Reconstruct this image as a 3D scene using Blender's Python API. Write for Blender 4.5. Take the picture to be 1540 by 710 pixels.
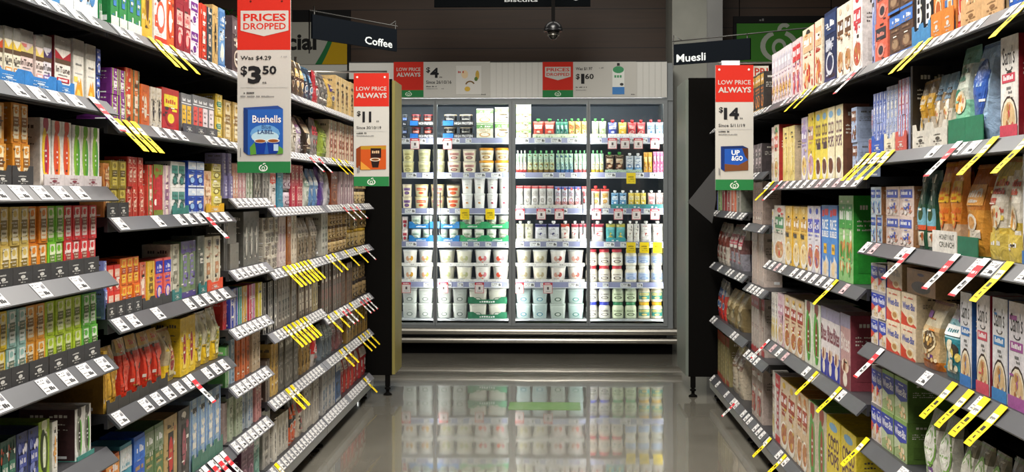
import bpy, math, random
from mathutils import Vector, Matrix
random.seed(7)
sc = bpy.context.scene
for o in list(bpy.data.objects): bpy.data.objects.remove(o, do_unlink=True)
COL = sc.collection
R = math.radians

# ---------------------------------------------------------------- camera, light, exposure
FPX = 1808.0; CAMZ = 1.35; YAW = math.atan(62.0/FPX); HY = 293.0
cam = bpy.data.cameras.new('camera'); camo = bpy.data.objects.new('camera', cam); COL.objects.link(camo)
camo.location = (0, 0, CAMZ); camo.rotation_euler = (R(90), 0, YAW)
cam.sensor_width = 36.0; cam.lens = 36.0*FPX/1540.0; cam.shift_y = -(355.0-HY)/1540.0
cam.clip_start = 0.05; cam.clip_end = 60
sc.camera = camo
vs = sc.view_settings
vs.view_transform = 'Standard'; vs.look = 'None'; vs.gamma = 1.0; vs.use_curve_mapping = False; vs.exposure = 0.12
w = bpy.data.worlds.new('world'); sc.world = w; w.use_nodes = True
w.node_tree.nodes['Background'].inputs[0].default_value = (0.9, 0.95, 1.0, 1)
w.node_tree.nodes['Background'].inputs[1].default_value = 0.06
cy = sc.cycles
cy.use_denoising = True
try: cy.denoiser = 'OPENIMAGEDENOISE'; cy.denoising_input_passes = 'RGB_ALBEDO_NORMAL'; cy.denoising_prefilter = 'ACCURATE'
except Exception: pass
cy.max_bounces = 6; cy.diffuse_bounces = 3; cy.glossy_bounces = 3; cy.transmission_bounces = 4; cy.transparent_max_bounces = 10
cy.caustics_reflective = False; cy.caustics_refractive = False; cy.sample_clamp_indirect = 4.0

def area_light(name, loc, rot, sx, sy, power, col):
    l = bpy.data.lights.new(name, 'AREA'); l.shape = 'RECTANGLE'; l.size = sx; l.size_y = sy; l.energy = power; l.color = col
    o = bpy.data.objects.new(name, l); COL.objects.link(o); o.location = loc; o.rotation_euler = rot
    return o
# the store's linear lamps: one line hung over the aisle, one over the cross aisle
AISLE_W = 355; CROSS_W = 24
area_light('aisle_lamp', (-0.06, 4.2, 3.75), (0, 0, 0), 0.9, 6.8, AISLE_W, (1, 0.955, 0.88))
area_light('cross_aisle_lamp', (-0.3, 9.1, 3.75), (0, 0, 0), 5.0, 0.2, CROSS_W, (1, 0.95, 0.87))

# ---------------------------------------------------------------- helpers
def lin(h):
    if not isinstance(h, str): return h
    h = h.lstrip('#')
    if len(h) == 3: h = ''.join(c*2 for c in h)
    o = []
    for i in (0, 2, 4):
        c = int(h[i:i+2], 16)/255.0
        o.append(c/12.92 if c <= 0.04045 else ((c+0.055)/1.055)**2.4)
    return (o[0], o[1], o[2], 1.0)

cosY, sinY = math.cos(YAW), math.sin(YAW)
def on_x(X, px):                       # (Y, depth) where the pixel column meets the plane x = X
    cx = (px-770.0)/FPX
    t = X/(-sinY+cx*cosY)
    return t*(cosY+cx*sinY), t
def on_y(Y, px):                       # (X, depth) on the plane y = Y
    cx = (px-770.0)/FPX
    t = Y/(cosY+cx*sinY)
    return t*(-sinY+cx*cosY), t
def zat(t, py): return CAMZ+t*(HY-py)/FPX
def pt_y(Y, px, py):
    X, t = on_y(Y, px); return Vector((X, Y, zat(t, py)))

def nodes_mat(name):
    m = bpy.data.materials.new(name); m.use_nodes = True
    return m, m.node_tree.nodes, m.node_tree.links, m.node_tree.nodes['Principled BSDF']

def print_mat(name, rough, coat=0.0, bump=0.0, noise=0.06, busy=0.0, sat=1.0, spec=.5):
    """card or film printed in the colours that the mesh's own faces carry, with the mottling of printed pictures"""
    m, n, l, b = nodes_mat(name)
    a = n.new('ShaderNodeVertexColor'); a.layer_name = 'ink'
    tc = n.new('ShaderNodeTexCoord'); ob = n.new('ShaderNodeObjectInfo'); va = n.new('ShaderNodeVectorMath'); va.operation = 'ADD'
    l.new(tc.outputs['Object'], va.inputs[0])
    hs = n.new('ShaderNodeHueSaturation'); hs.inputs['Saturation'].default_value = sat; l.new(a.outputs['Color'], hs.inputs['Color'])
    cur = hs.outputs['Color']
    for sc_, amt in ((38, busy), (130, noise)):
        if not amt: continue
        nz = n.new('ShaderNodeTexNoise'); nz.inputs['Scale'].default_value = sc_; nz.inputs['Detail'].default_value = 3; nz.inputs['Roughness'].default_value = .7; l.new(va.outputs[0], nz.inputs['Vector'])
        mr = n.new('ShaderNodeMapRange'); mr.inputs[1].default_value = .3; mr.inputs[2].default_value = .7; mr.inputs[3].default_value = 1-amt; mr.inputs[4].default_value = 1+amt*.8; l.new(nz.outputs['Fac'], mr.inputs[0])
        mx = n.new('ShaderNodeMix'); mx.data_type = 'RGBA'; mx.blend_type = 'MULTIPLY'; mx.inputs[0].default_value = 1; mx.clamp_result = True
        l.new(cur, mx.inputs[6]); l.new(mr.outputs[0], mx.inputs[7]); cur = mx.outputs[2]
    l.new(cur, b.inputs['Base Color'])
    b.inputs['Roughness'].default_value = rough; b.inputs['Coat Weight'].default_value = coat; b.inputs['Coat Roughness'].default_value = 0.15
    b.inputs['Specular IOR Level'].default_value = spec
    if bump:
        bp = n.new('ShaderNodeBump'); bp.inputs['Strength'].default_value = bump; bp.inputs['Distance'].default_value = 0.01
        nz2 = n.new('ShaderNodeTexNoise'); nz2.inputs['Scale'].default_value = 28; nz2.inputs['Detail'].default_value = 4; nz2.inputs['Distortion'].default_value = 0.8
        l.new(va.outputs[0], nz2.inputs['Vector']); l.new(nz2.outputs['Fac'], bp.inputs['Height']); l.new(bp.outputs[0], b.inputs['Normal'])
    return m
CARD = print_mat('printed_card', 0.42, coat=0.15, noise=.12, busy=.2, sat=1.0)
FILM = print_mat('printed_film', 0.28, coat=0.25, bump=0.6, noise=.1, busy=.2, sat=1.0)
PLASTIC = print_mat('moulded_plastic', 0.35, coat=0.1, noise=0.03)
SIGNM = print_mat('sign_board', 0.6, noise=0.02, spec=.2)
BOARDM = print_mat('matt_black_board', .85, noise=.02, spec=.04)

def flat_mat(name, col, rough=0.5, metal=0.0, nscale=30, namt=0.08, spec=0.5):
    m, n, l, b = nodes_mat(name)
    tc = n.new('ShaderNodeTexCoord'); nz = n.new('ShaderNodeTexNoise'); nz.inputs['Scale'].default_value = nscale; nz.inputs['Detail'].default_value = 3
    l.new(tc.outputs['Object'], nz.inputs['Vector'])
    cr = n.new('ShaderNodeValToRGB'); c = lin(col)
    cr.color_ramp.elements[0].color = tuple(x*(1-namt) for x in c[:3])+(1,); cr.color_ramp.elements[1].color = tuple(min(1, x*(1+namt)) for x in c[:3])+(1,)
    l.new(nz.outputs['Fac'], cr.inputs[0]); l.new(cr.outputs[0], b.inputs['Base Color'])
    b.inputs['Roughness'].default_value = rough; b.inputs['Metallic'].default_value = metal; b.inputs['Specular IOR Level'].default_value = spec
    return m
BLACKM = flat_mat('black_powder_coat', '#0e0d0c', 0.85, spec=.04)
WIREM = flat_mat('dark_wire', '#3c3b39', .45, metal=.6)
SHELFM = flat_mat('dark_shelf_steel', '#2e2e31', 0.45)
STRIPM = flat_mat('grey_ticket_strip', '#47484c', 0.35)
STRIPL = flat_mat('pale_ticket_strip', '#7a7a80', 0.35)
STEEL = flat_mat('brushed_steel', '#a9a59c', 0.32, metal=1.0, nscale=12)
DKSTEEL = flat_mat('dark_anodised_frame', '#6d7276', 0.4, metal=0.6)
BASEM = flat_mat('grey_base_steel', '#8f8f90', 0.3, metal=0.5)

class MB:
    def __init__(s): s.v = []; s.f = []; s.c = []; s.s = []
    def add(s, vs_, fs_, col, smooth=False):
        k = len(s.v); s.v.extend(vs_); col = lin(col) if col is not None else (1, 1, 1, 1)
        for f in fs_:
            s.f.append([i+k for i in f]); s.c.append(col); s.s.append(smooth)
    def box(s, x0, x1, y0, y1, z0, z1, col=None):
        v = [(x, y, z) for x in (x0, x1) for y in (y0, y1) for z in (z0, z1)]
        s.add(v, [(0, 1, 3, 2), (4, 6, 7, 5), (0, 4, 5, 1), (2, 3, 7, 6), (0, 2, 6, 4), (1, 5, 7, 3)], col)
    def prism(s, pts, d0, d1, axis='y', col=None):     # polygon in the plane across an axis, run along it
        n = len(pts)
        def P(a, b, t): return {'y': (a, t, b), 'x': (t, a, b), 'z': (a, b, t)}[axis]
        v = [P(a, b, d0) for a, b in pts]+[P(a, b, d1) for a, b in pts]
        s.add(v, [tuple(range(n))[::-1], tuple(range(n, 2*n))]+[(i, (i+1) % n, n+(i+1) % n, n+i) for i in range(n)], col)
    def lathe(s, prof, cx=0, cy_=0, seg=18, cols=None, smooth=True, sx=1, sy=1, p=1.0):
        """profile of (radius, z), closed at both ends; p < 1 squares the ring off"""
        n = len(prof); k = len(s.v)
        for r, z in prof:
            for i in range(seg):
                a = 2*math.pi*(i+0.5)/seg; c_, s_ = math.cos(a), math.sin(a)
                s.v.append((cx+sx*r*math.copysign(abs(c_)**p, c_), cy_+sy*r*math.copysign(abs(s_)**p, s_), z))
        for j in range(n-1):
            col = lin(cols[j] if isinstance(cols, (list,)) else (cols or '#fff'))
            for i in range(seg):
                s.f.append([k+j*seg+i, k+j*seg+(i+1) % seg, k+(j+1)*seg+(i+1) % seg, k+(j+1)*seg+i]); s.c.append(col); s.s.append(smooth)
        c0 = lin(cols[0] if isinstance(cols, list) else (cols or '#fff')); c1 = lin(cols[-1] if isinstance(cols, list) else (cols or '#fff'))
        s.f.append([k+i for i in range(seg)][::-1]); s.c.append(c0); s.s.append(False)
        s.f.append([k+(n-1)*seg+i for i in range(seg)]); s.c.append(c1); s.s.append(False)
    def tube(s, pts, r, seg=8, col=None):
        k = len(s.v); pts = [Vector(p) for p in pts]; n = len(pts); c = lin(col) if col else (1, 1, 1, 1)
        for j, p in enumerate(pts):
            d = (pts[min(j+1, n-1)]-pts[max(j-1, 0)]).normalized()
            a = d.cross(Vector((0, 0, 1))); a = a.normalized() if a.length > 1e-4 else Vector((1, 0, 0)); b = d.cross(a)
            for i in range(seg):
                t = 2*math.pi*i/seg; s.v.append(tuple(p+r*(math.cos(t)*a+math.sin(t)*b)))
        for j in range(n-1):
            for i in range(seg):
                s.f.append([k+j*seg+i, k+j*seg+(i+1) % seg, k+(j+1)*seg+(i+1) % seg, k+(j+1)*seg+i]); s.c.append(c); s.s.append(True)
        s.f.append([k+i for i in range(seg)]); s.c.append(c); s.s.append(False)
        s.f.append([k+(n-1)*seg+i for i in range(seg)][::-1]); s.c.append(c); s.s.append(False)
    def mesh(s, name, mat):
        me = bpy.data.meshes.new(name); me.from_pydata(s.v, [], s.f)
        ca = me.color_attributes.new('ink', 'FLOAT_COLOR', 'CORNER')
        buf = []
        for f, c in zip(s.f, s.c): buf.extend(tuple(c)*len(f))
        ca.data.foreach_set('color', buf)
        me.polygons.foreach_set('use_smooth', s.s)
        me.materials.append(mat); me.update(); return me
    def build(s, name, mat, parent=None, loc=None, rz=0):
        return link(name, s.mesh(name, mat), parent, loc, rz)
def link(name, me, parent=None, loc=None, rz=0):
    o = bpy.data.objects.new(name, me); COL.objects.link(o)
    if parent is not None: o.parent = parent
    if loc is not None: o.location = loc
    if rz: o.rotation_euler = (0, 0, rz)
    return o
def empty(name, loc=(0, 0, 0), rz=0):
    o = bpy.data.objects.new(name, None); COL.objects.link(o); o.location = loc; o.rotation_euler = (0, 0, rz); o.empty_display_size = 0.05
    return o
def tag(o, label, cat, group=None):
    o['label'] = label; o['category'] = cat
    if group: o['group'] = group
    return o
def struct(o): o['kind'] = 'structure'; return o

# lettering
_txt = {}
def text_mesh(t, bold=0.0):
    key = (t, bold)
    if key in _txt: return _txt[key]
    cu = bpy.data.curves.new('lettering', 'FONT'); cu.body = t; cu.size = 1; cu.offset = bold; cu.resolution_u = 2
    o = bpy.data.objects.new('lettering', cu); COL.objects.link(o)
    dg = bpy.context.evaluated_depsgraph_get(); me = bpy.data.meshes.new_from_object(o.evaluated_get(dg))
    v = [(p.co.x, p.co.y) for p in me.vertices]; f = [tuple(p.vertices) for p in me.polygons]
    bpy.data.objects.remove(o, do_unlink=True); bpy.data.curves.remove(cu); bpy.data.meshes.remove(me)
    xs = [p[0] for p in v]; ys = [p[1] for p in v]
    x0, x1, y0, y1 = min(xs), max(xs), min(ys), max(ys)
    out = ([((x-x0)/(x1-x0), (y-y0)/(y1-y0)) for x, y in v], f, (x1-x0)/(y1-y0))
    _txt[key] = out; return out

def art_add(mb, prims, P, curved=False, eps0=0.0004, deps=0.00012):
    """prints shapes in (u, v) on the surface P(u, v, offset)"""
    P0 = P
    def P(u, v, o): return P0(min(1, max(0, u)), min(1, max(0, v)), o)
    for i, p in enumerate(prims):
        off = eps0+deps*i; k = p[0]
        if k == 'r':
            _, u0, v0, u1, v1, col = p
            nu, nv = (max(1, int(8*abs(u1-u0))+1), max(1, int(10*abs(v1-v0))+1)) if curved else (1, 1)
            V = [P(u0+(u1-u0)*a/nu, v0+(v1-v0)*b/nv, off) for b in range(nv+1) for a in range(nu+1)]
            F = [(b*(nu+1)+a, b*(nu+1)+a+1, (b+1)*(nu+1)+a+1, (b+1)*(nu+1)+a) for b in range(nv) for a in range(nu)]
            mb.add(V, F, col, curved)
        elif k == 'e':
            _, cu, cv, ru, rv, col = p; n = 14; rings = 3 if curved else 1
            V = [P(cu, cv, off)]; F = []
            for r_ in range(1, rings+1):
                for a in range(n):
                    t = 2*math.pi*a/n; V.append(P(cu+ru*r_/rings*math.cos(t), cv+rv*r_/rings*math.sin(t), off))
            for a in range(n): F.append((0, 1+a, 1+(a+1) % n))
            for r_ in range(rings-1):
                for a in range(n): F.append((1+r_*n+a, 1+(r_+1)*n+a, 1+(r_+1)*n+(a+1) % n, 1+r_*n+(a+1) % n))
            mb.add(V, F, col, curved)
        elif k == 'p':
            mb.add([P(u, v, off) for u, v in p[1]], [tuple(range(len(p[1])))], p[2])
        elif k == 'a':                  # band along an arc
            _, cu, cv, ru, rv, th, a0, a1, col = p; n = 22; V = []
            for a in range(n+1):
                t = R(a0+(a1-a0)*a/n)
                for q in (1, 1-th): V.append(P(cu+ru*q*math.cos(t), cv+rv*q*math.sin(t), off))
            mb.add(V, [(2*a, 2*a+2, 2*a+3, 2*a+1) for a in range(n)], col)
        elif k == 't':                  # text fitted to a rectangle; rot=1 reads upward
            _, t, u0, v0, u1, v1, col = p[:7]; bold = p[7] if len(p) > 7 else 0.0; rot = p[8] if len(p) > 8 else 0
            tv, tf, _r = text_mesh(t, bold)
            if rot: V = [P(u1-(u1-u0)*b, v0+(v1-v0)*a, off) for a, b in tv]
            else: V = [P(u0+(u1-u0)*a, v0+(v1-v0)*b, off) for a, b in tv]
            mb.add(V, tf, col)
        elif k == 'l':                  # a line of print too small to read: a row of little strokes
            _, u0, u1, v, h, col, n = p
            rr = random.Random(int(u0*1000)+int(v*7919)+n)
            u = u0; st = (u1-u0)/n
            V = []; F = []
            for a in range(n):
                if rr.random() < 0.15: u += st; continue
                hh = h*rr.choice((0.7, 1, 1, 1.15)); q = len(V)
                V += [P(u, v, off), P(u+st*0.72, v, off), P(u+st*0.72, v+hh, off), P(u, v+hh, off)]; F.append((q, q+1, q+2, q+3)); u += st
            mb.add(V, F, col)

# ---------------------------------------------------------------- artwork styles: (u, v) prints for a pack front
def blot(n, u0, v0, u1, v1, cols, seed, r=0.07):
    rr = random.Random(seed); out = []
    for _ in range(n):
        q = r*rr.uniform(0.5, 1.3)
        out.append(('e', rr.uniform(u0+q, u1-q), rr.uniform(v0+q*0.7, v1-q*0.7), q, q*0.75, rr.choice(cols)))
    return out
def fine_print(c, seed, n, small=False):
    """odd panels, flashes and strap lines that crowd a printed pack"""
    rr = random.Random(seed); out = []; pal = list(c)+['#efe9dc', '#3a342e', c[-1]]
    for _ in range(n):
        a, b = (rr.uniform(.06, .3), rr.uniform(.008, .03)) if small else (rr.uniform(.12, .6), rr.uniform(.02, .12))
        u, v = rr.uniform(.02, .96-a), rr.uniform(.03, .95-b)
        if rr.random() < .4: out.append(('l', u, u+a, v, b*.6 if not small else b, rr.choice(pal), max(3, int(a*22))))
        elif rr.random() < .3: out.append(('e', u+a/2, v+b, a*.4, b*.8, rr.choice(pal)))
        else: out.append(('r', u, v, u+a, v+b, rr.choice(pal)))
    return out
def A_tea(c):      # coloured side, pale panel with a dark label
    b, p, k = c[:3]
    return [('r', .2, .05, .8, .95, p), ('e', .5, .82, .2, .09, b), ('r', .2, .42, .8, .66, k), ('l', .28, .72, .57, .04, '#e8e0c8', 6), ('l', .28, .72, .49, .03, '#e8e0c8', 8),
            ('l', .3, .7, .3, .05, k, 5), ('l', .3, .7, .2, .035, b, 7), ('r', .2, .05, .8, .12, b)]
def A_leaf(c):
    b, p, k = c[:3]
    return [('e', .5, .92, .26, .13, k), ('e', .38, .5, .26, .36, p), ('e', .62, .42, .2, .36, c[3] if len(c) > 3 else p), ('e', .5, .44, .15, .3, k), ('l', .43, .57, .5, .03, '#fff', 3), ('l', .43, .57, .42, .03, '#fff', 3), ('l', .43, .57, .34, .03, '#fff', 3), ('e', .5, .12, .14, .07, p)]
def A_band(c):
    b, p, k = c[:3]; q = c[3] if len(c) > 3 else b
    return [('r', 0, .68, 1, .95, p), ('l', .12, .88, .78, .08, '#fff', 6), ('l', .18, .82, .71, .035, q, 9), ('l', .14, .86, .56, .05, k, 7), ('l', .2, .8, .48, .03, k, 9),
            ('e', .5, .26, .34, .16, k), ('e', .5, .27, .25, .11, q), ('r', 0, 0, 1, .06, p)]
def A_cereal(c):
    b, p, k = c[:3]; q = c[3] if len(c) > 3 else '#d8b070'
    return [('e', .5, .92, .2, .045, p), ('r', .1, .6, .9, .8, k), ('l', .16, .84, .66, .09, '#fff', 6), ('l', .2, .8, .54, .03, k, 10), ('e', .5, .2, .46, .2, '#f4efe4'), ('e', .5, .22, .4, .15, q)] + blot(12, .12, .08, .9, .38, [q, '#b98848', '#f0dcb0', p], hash(str(c)) % 999 if 0 else len(str(c))*31, .06)
def A_card(c):
    b, p = c[:2]
    return [('r', .0, .74, 1, .76, '#fff'), ('l', .2, .8, .8, .08, '#fff', 4), ('r', .12, .2, .88, .7, p), ('l', .3, .7, .55, .05, '#333', 4), ('l', .3, .7, .45, .05, '#333', 4), ('l', .3, .7, .3, .04, '#333', 5), ('r', .1, .04, .9, .1, '#2b3350')]
def A_stripe(c):
    b, p, k = c[:3]
    return [('r', .1, .0, .22, 1, p), ('r', .78, 0, .9, 1, p), ('l', .3, .7, .75, .07, k, 4), ('l', .3, .7, .62, .04, k, 6), ('r', .28, .3, .72, .52, k), ('l', .34, .66, .38, .06, b, 4), ('l', .3, .7, .16, .04, k, 7)]
def A_oval(c):
    b, p, k = c[:3]
    return [('l', .25, .75, .84, .05, k, 5), ('r', .3, .12, .7, .78, k), ('e', .5, .45, .17, .27, p), ('l', .42, .58, .5, .04, b, 3), ('l', .42, .58, .4, .04, b, 3)]
def A_word(c):     # tall upright lettering
    b, p, k = c[:3]
    return [('r', 0, .8, 1, 1, p), ('l', .2, .8, .86, .07, b, 5), ('r', .3, .2, .7, .75, k)] + [('r', .38, .25+.1*i, .62, .31+.1*i, b) for i in range(5)] + [('r', 0, 0, 1, .1, p)]
def A_photo(c):
    return [('r', .08, .62, .92, .9, c[1]), ('l', .16, .84, .72, .09, '#fff', 6), ('l', .2, .8, .54, .03, c[2], 9)] + blot(16, .06, .05, .96, .5, list(c[1:]), len(str(c))*17+ord(str(c)[3]), .09)
def A_small(c):
    b, p, k = c[:3]
    return [('r', .1, .55, .9, .85, p), ('l', .2, .8, .64, .1, k, 5), ('e', .5, .28, .3, .18, k), ('e', .5, .28, .2, .12, p)]
def A_dots(c):
    return blot(26, 0.02, .03, .98, .97, list(c[1:]), len(str(c))*13+ord(str(c)[4]), .1)+[('r', .15, .4, .85, .62, c[1]), ('l', .22, .78, .47, .08, c[2], 6)]
def A_wheat(c):    # wheat biscuits: blue shield with the name
    b, p, k = c[:3]
    return [('r', 0, .86, 1, 1, c[3] if len(c) > 3 else p), ('p', [(0, .9), (0, .52), (.5, .42), (1, .5), (1, .9)], p), ('t', 'Weet-Bix', .06, .56, .94, .76, '#fff', .02), ('l', .3, .7, .81, .03, '#fff', 6),
            ('p', [(0, .5), (0, .2), (.55, .36), (.5, .42)], k)]+blot(8, .3, .03, .95, .36, ['#e8cfa0', '#c99a58', '#f3e6cc'], 5, .09)
def A_wheatcream(c):
    b, p, k = c[:3]
    return [('t', 'Weet-Bix', .08, .5, .92, .72, p, .02), ('l', .2, .8, .84, .04, k, 7), ('p', [(0, 0), (0, .42), (.25, .3), (1, .05), (1, 0)], k), ('e', .62, .2, .24, .15, '#e6d2a8'), ('e', .62, .21, .16, .09, '#b8884c')]
def A_sams(c):     # white muesli box with handwritten name and a bowl
    b, p, k = c[:3]
    return [('e', .45, .9, .5, .16, '#eadbb8'), ('e', .45, .91, .4, .12, k)]*0 + [('t', "Sam's", .12, .72, .82, .9, '#26262b', .0), ('a', .5, .68, .2, .03, .3, 160, 380, '#26262b'), ('r', .1, .54, .84, .63, p), ('l', .18, .76, .565, .045, '#fff', 6), ('l', .3, .68, .47, .025, '#777', 6), ('l', .3, .68, .43, .025, '#777', 5),
            ('e', .5, .16, .47, .25, '#3a2a22'), ('e', .5, .16, .42, .225, '#efe3cc'), ('e', .5, .17, .36, .18, '#d9b98a')]+blot(14, .18, .04, .84, .34, ['#c08a50', '#f2e6cf', '#a8623a', k], 11, .05)+[('r', 0, 0, 1, .12, p)]
def A_intune(c):
    b, p, k = c[:3]
    return [('r', 0, .78, 1, 1, '#8b8880'), ('p', [(0, .54), (1, .54), (1, .76), (.5, .62), (0, .76)], p), ('r', 0, .52, 1, .6, '#5d4632'), ('t', 'InTune', .06, .36, .94, .47, '#3a302a', .01), ('l', .2, .8, .31, .02, '#666', 9), ('r', .1, .19, .9, .27, k), ('l', .2, .8, .21, .035, '#fff', 6), ('e', .5, .05, .35, .08, k)]
def A_flame(c):
    b, p, k = c[:3]
    return [('r', 0, .72, 1, 1, '#8b8880'), ('r', .15, .4, .85, .42, '#bbb'), ('p', [(.1, 0), (.3, .18), (.45, .3), (.55, .2), (.7, .34), (.92, 0)], p), ('p', [(.25, 0), (.42, .14), (.6, .1), (.75, 0)], k), ('l', .2, .8, .55, .03, '#777', 6)]
def A_rice(c):
    return [('r', .1, .84, .35, .93, '#c33'), ('r', .4, .86, .9, .95, '#c33'), ('t', 'RICE', .12, .66, .88, .8, '#fff', .02), ('t', 'BUBBLES', .08, .55, .92, .64, '#fff', .02), ('r', .3, .32, .7, .46, '#e8b52a'), ('l', .38, .64, .37, .05, '#333', 3), ('p', [(.1, 0), (.15, .25), (.45, .14), (.6, .3), (.95, .2), (.95, 0)], '#dcd5cc'), ('e', .5, .12, .2, .1, '#e6c99a')]
def A_coco(c):
    return [('e', .5, .9, .3, .05, '#7fb0d8'), ('t', 'COCO', .1, .62, .9, .8, '#5b2a4c', .02), ('t', 'POPS', .1, .44, .9, .6, '#5b2a4c', .02), ('e', .5, .16, .4, .16, '#f2ecdf'), ('e', .5, .18, .32, .11, '#6a3a20')]+blot(8, .2, .08, .8, .3, ['#7a4526', '#4e2816'], 3, .05)
def A_bites(c):
    b, p, k = c[:3]
    return [('r', 0, .82, 1, 1, '#9a93b0'), ('t', 'Bites', .05, .5, .95, .74, k, .02, 0), ('r', 0, 0, 1, .34, p), ('e', .5, .3, .38, .1, '#e9d6c2'), ('e', .5, .12, .22, .1, '#efe6da')]+blot(6, .15, .22, .85, .4, ['#8b4b34', '#d4b090'], 9, .09)
def A_none(c): return []
def A_bag(c):      # printed sack: window, crest and lettering
    b, p, k = c[:3]
    return [('r', .1, .55, .9, .78, p), ('l', .18, .82, .64, .07, k, 6), ('l', .25, .75, .58, .03, k, 9), ('e', .5, .36, .28, .1, k), ('e', .5, .36, .2, .07, p), ('l', .2, .8, .16, .03, p, 8)]
def A_bagoval(c):
    b, p, k = c[:3]
    return [('e', .5, .5, .42, .34, p), ('e', .5, .5, .36, .28, k), ('l', .28, .72, .55, .05, b, 5), ('l', .25, .75, .45, .03, p, 8), ('r', .55, .12, .85, .22, '#7d4d9a'), ('l', .6, .8, .15, .03, '#fff', 4)]
def A_land(c):     # dark bag with a hill landscape
    return [('r', .05, .3, .95, .52, '#6fa6b8'), ('p', [(.05, .3), (.05, .36), (.4, .43), (.95, .38), (.95, .26), (.05, .26)], '#4f8a35'), ('r', .05, .24, .95, .3, '#c4502a'), ('l', .2, .8, .62, .05, '#e8e2cf', 6), ('e', .5, .45, .2, .09, '#2d4a26'), ('r', .12, .04, .88, .22, '#e6dccb')]+blot(7, .12, .05, .9, .22, ['#d8892d', '#a3572a', '#efe4cc'], 4, .06)
def A_oats(c):
    return [('e', .5, .42, .34, .18, '#e8d6ae'), ('e', .5, .42, .28, .14, '#5b452a')]+blot(9, .26, .33, .76, .53, ['#e4cf9c', '#c69a55'], 6, .05)+[('r', .05, .74, .4, .84, '#7a4a96'), ('r', 0, 0, 1, .1, '#d97a2a')]+blot(10, .05, .1, .95, .3, ['#d5b27a', '#c29656', '#e8d6b2'], 8, .06)
def A_popcorn(c):
    return blot(14, .04, .1, .96, .55, ['#efe6c8', '#f7f1dd', '#e2c96a'], 12, .1)+[('r', .12, .6, .88, .74, '#fff'), ('l', .2, .8, .64, .05, '#2a7a86', 6), ('r', .55, .8, .9, .92, '#7a4a96')]
def A_fruit(c):
    return [('l', .15, .85, .72, .06, c[1], 6), ('l', .22, .78, .64, .05, c[1], 7), ('e', .5, .42, .3, .12, '#efe2c4')]+blot(8, .2, .3, .85, .52, ['#c8502e', '#e2a04a', '#a8381f'], 14, .07)+[('r', 0, 0, 1, .26, c[2]), ('l', .25, .75, .14, .04, '#fff', 5)]
CLEAN = ('sams', 'rice', 'coco', 'wheat', 'wheatcream', 'bites', 'intune', 'leaf', 'card', 'flame', 'none')
STY = {k[2:]: v for k, v in list(globals().items()) if k.startswith('A_')}

# ---------------------------------------------------------------- packs. local frame: front faces -y, width along x, base z = 0, front at y = 0
def carton_mesh(w, d, h, c, style, side=None, sidetext=None, top=None):
    mb = MB(); b = c[0]; ch = min(0.0015, w*0.05); sd = side or b
    ring = [(-w/2+ch, 0), (w/2-ch, 0), (w/2, ch), (w/2, d-ch), (w/2-ch, d), (-w/2+ch, d), (-w/2, d-ch), (-w/2, ch)]
    cols = [b, b, sd, sd, b, sd, sd, b]
    V = [(x, y, 0) for x, y in ring]+[(x, y, h) for x, y in ring]
    for i in range(8):
        mb.add([V[i], V[(i+1) % 8], V[8+(i+1) % 8], V[8+i]], [(0, 1, 2, 3)], cols[i])
    mb.add(V[:8], [tuple(range(8))[::-1]], b); mb.add(V[8:], [tuple(range(8))], top or b)
    tl = [lin(top or b)[i]*0.9 for i in range(3)]
    mb.add([(-w/2+.004, ch, h+.0006), (w/2-.004, ch, h+.0006), (w/2-.007, d*.72, h+.0006), (-w/2+.007, d*.72, h+.0006)], [(0, 1, 2, 3)], tuple(tl)+(1,))    # tuck flap
    sd_ = int(w*9e4)+int(h*7e4)+len(style)*31+int(lin(c[0])[0]*900)
    nb = (1, 1) if style in CLEAN else (9, 7)
    art_add(mb, fine_print(c, sd_, nb[0])+STY[style](c)+fine_print(c, sd_+5, nb[1], True), lambda u, v, o: (-w/2+w*u, -o, h*v), deps=.00005)
    for sgn in (-1, 1):                # the narrow sides carry small print
        S = lambda u, v, o, sgn=sgn: (sgn*(w/2+o), (d*u if sgn > 0 else d*(1-u)), h*v)
        kk = '#e9e4d8' if sum(lin(sd)[:3]) < 1.0 else '#55504c'
        art_add(mb, [('l', .12, .88, .84, .05, kk, 9), ('l', .12, .88, .7, .02, kk, 16), ('l', .12, .7, .65, .02, kk, 13), ('l', .12, .88, .6, .02, kk, 16), ('r', .15, .12, .85, .4, tuple(x*.8 for x in lin(sd)[:3])+(1,)), ('r', .55, .05, .85, .1, '#fff')], S)
    return mb.mesh('carton', CARD)

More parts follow.
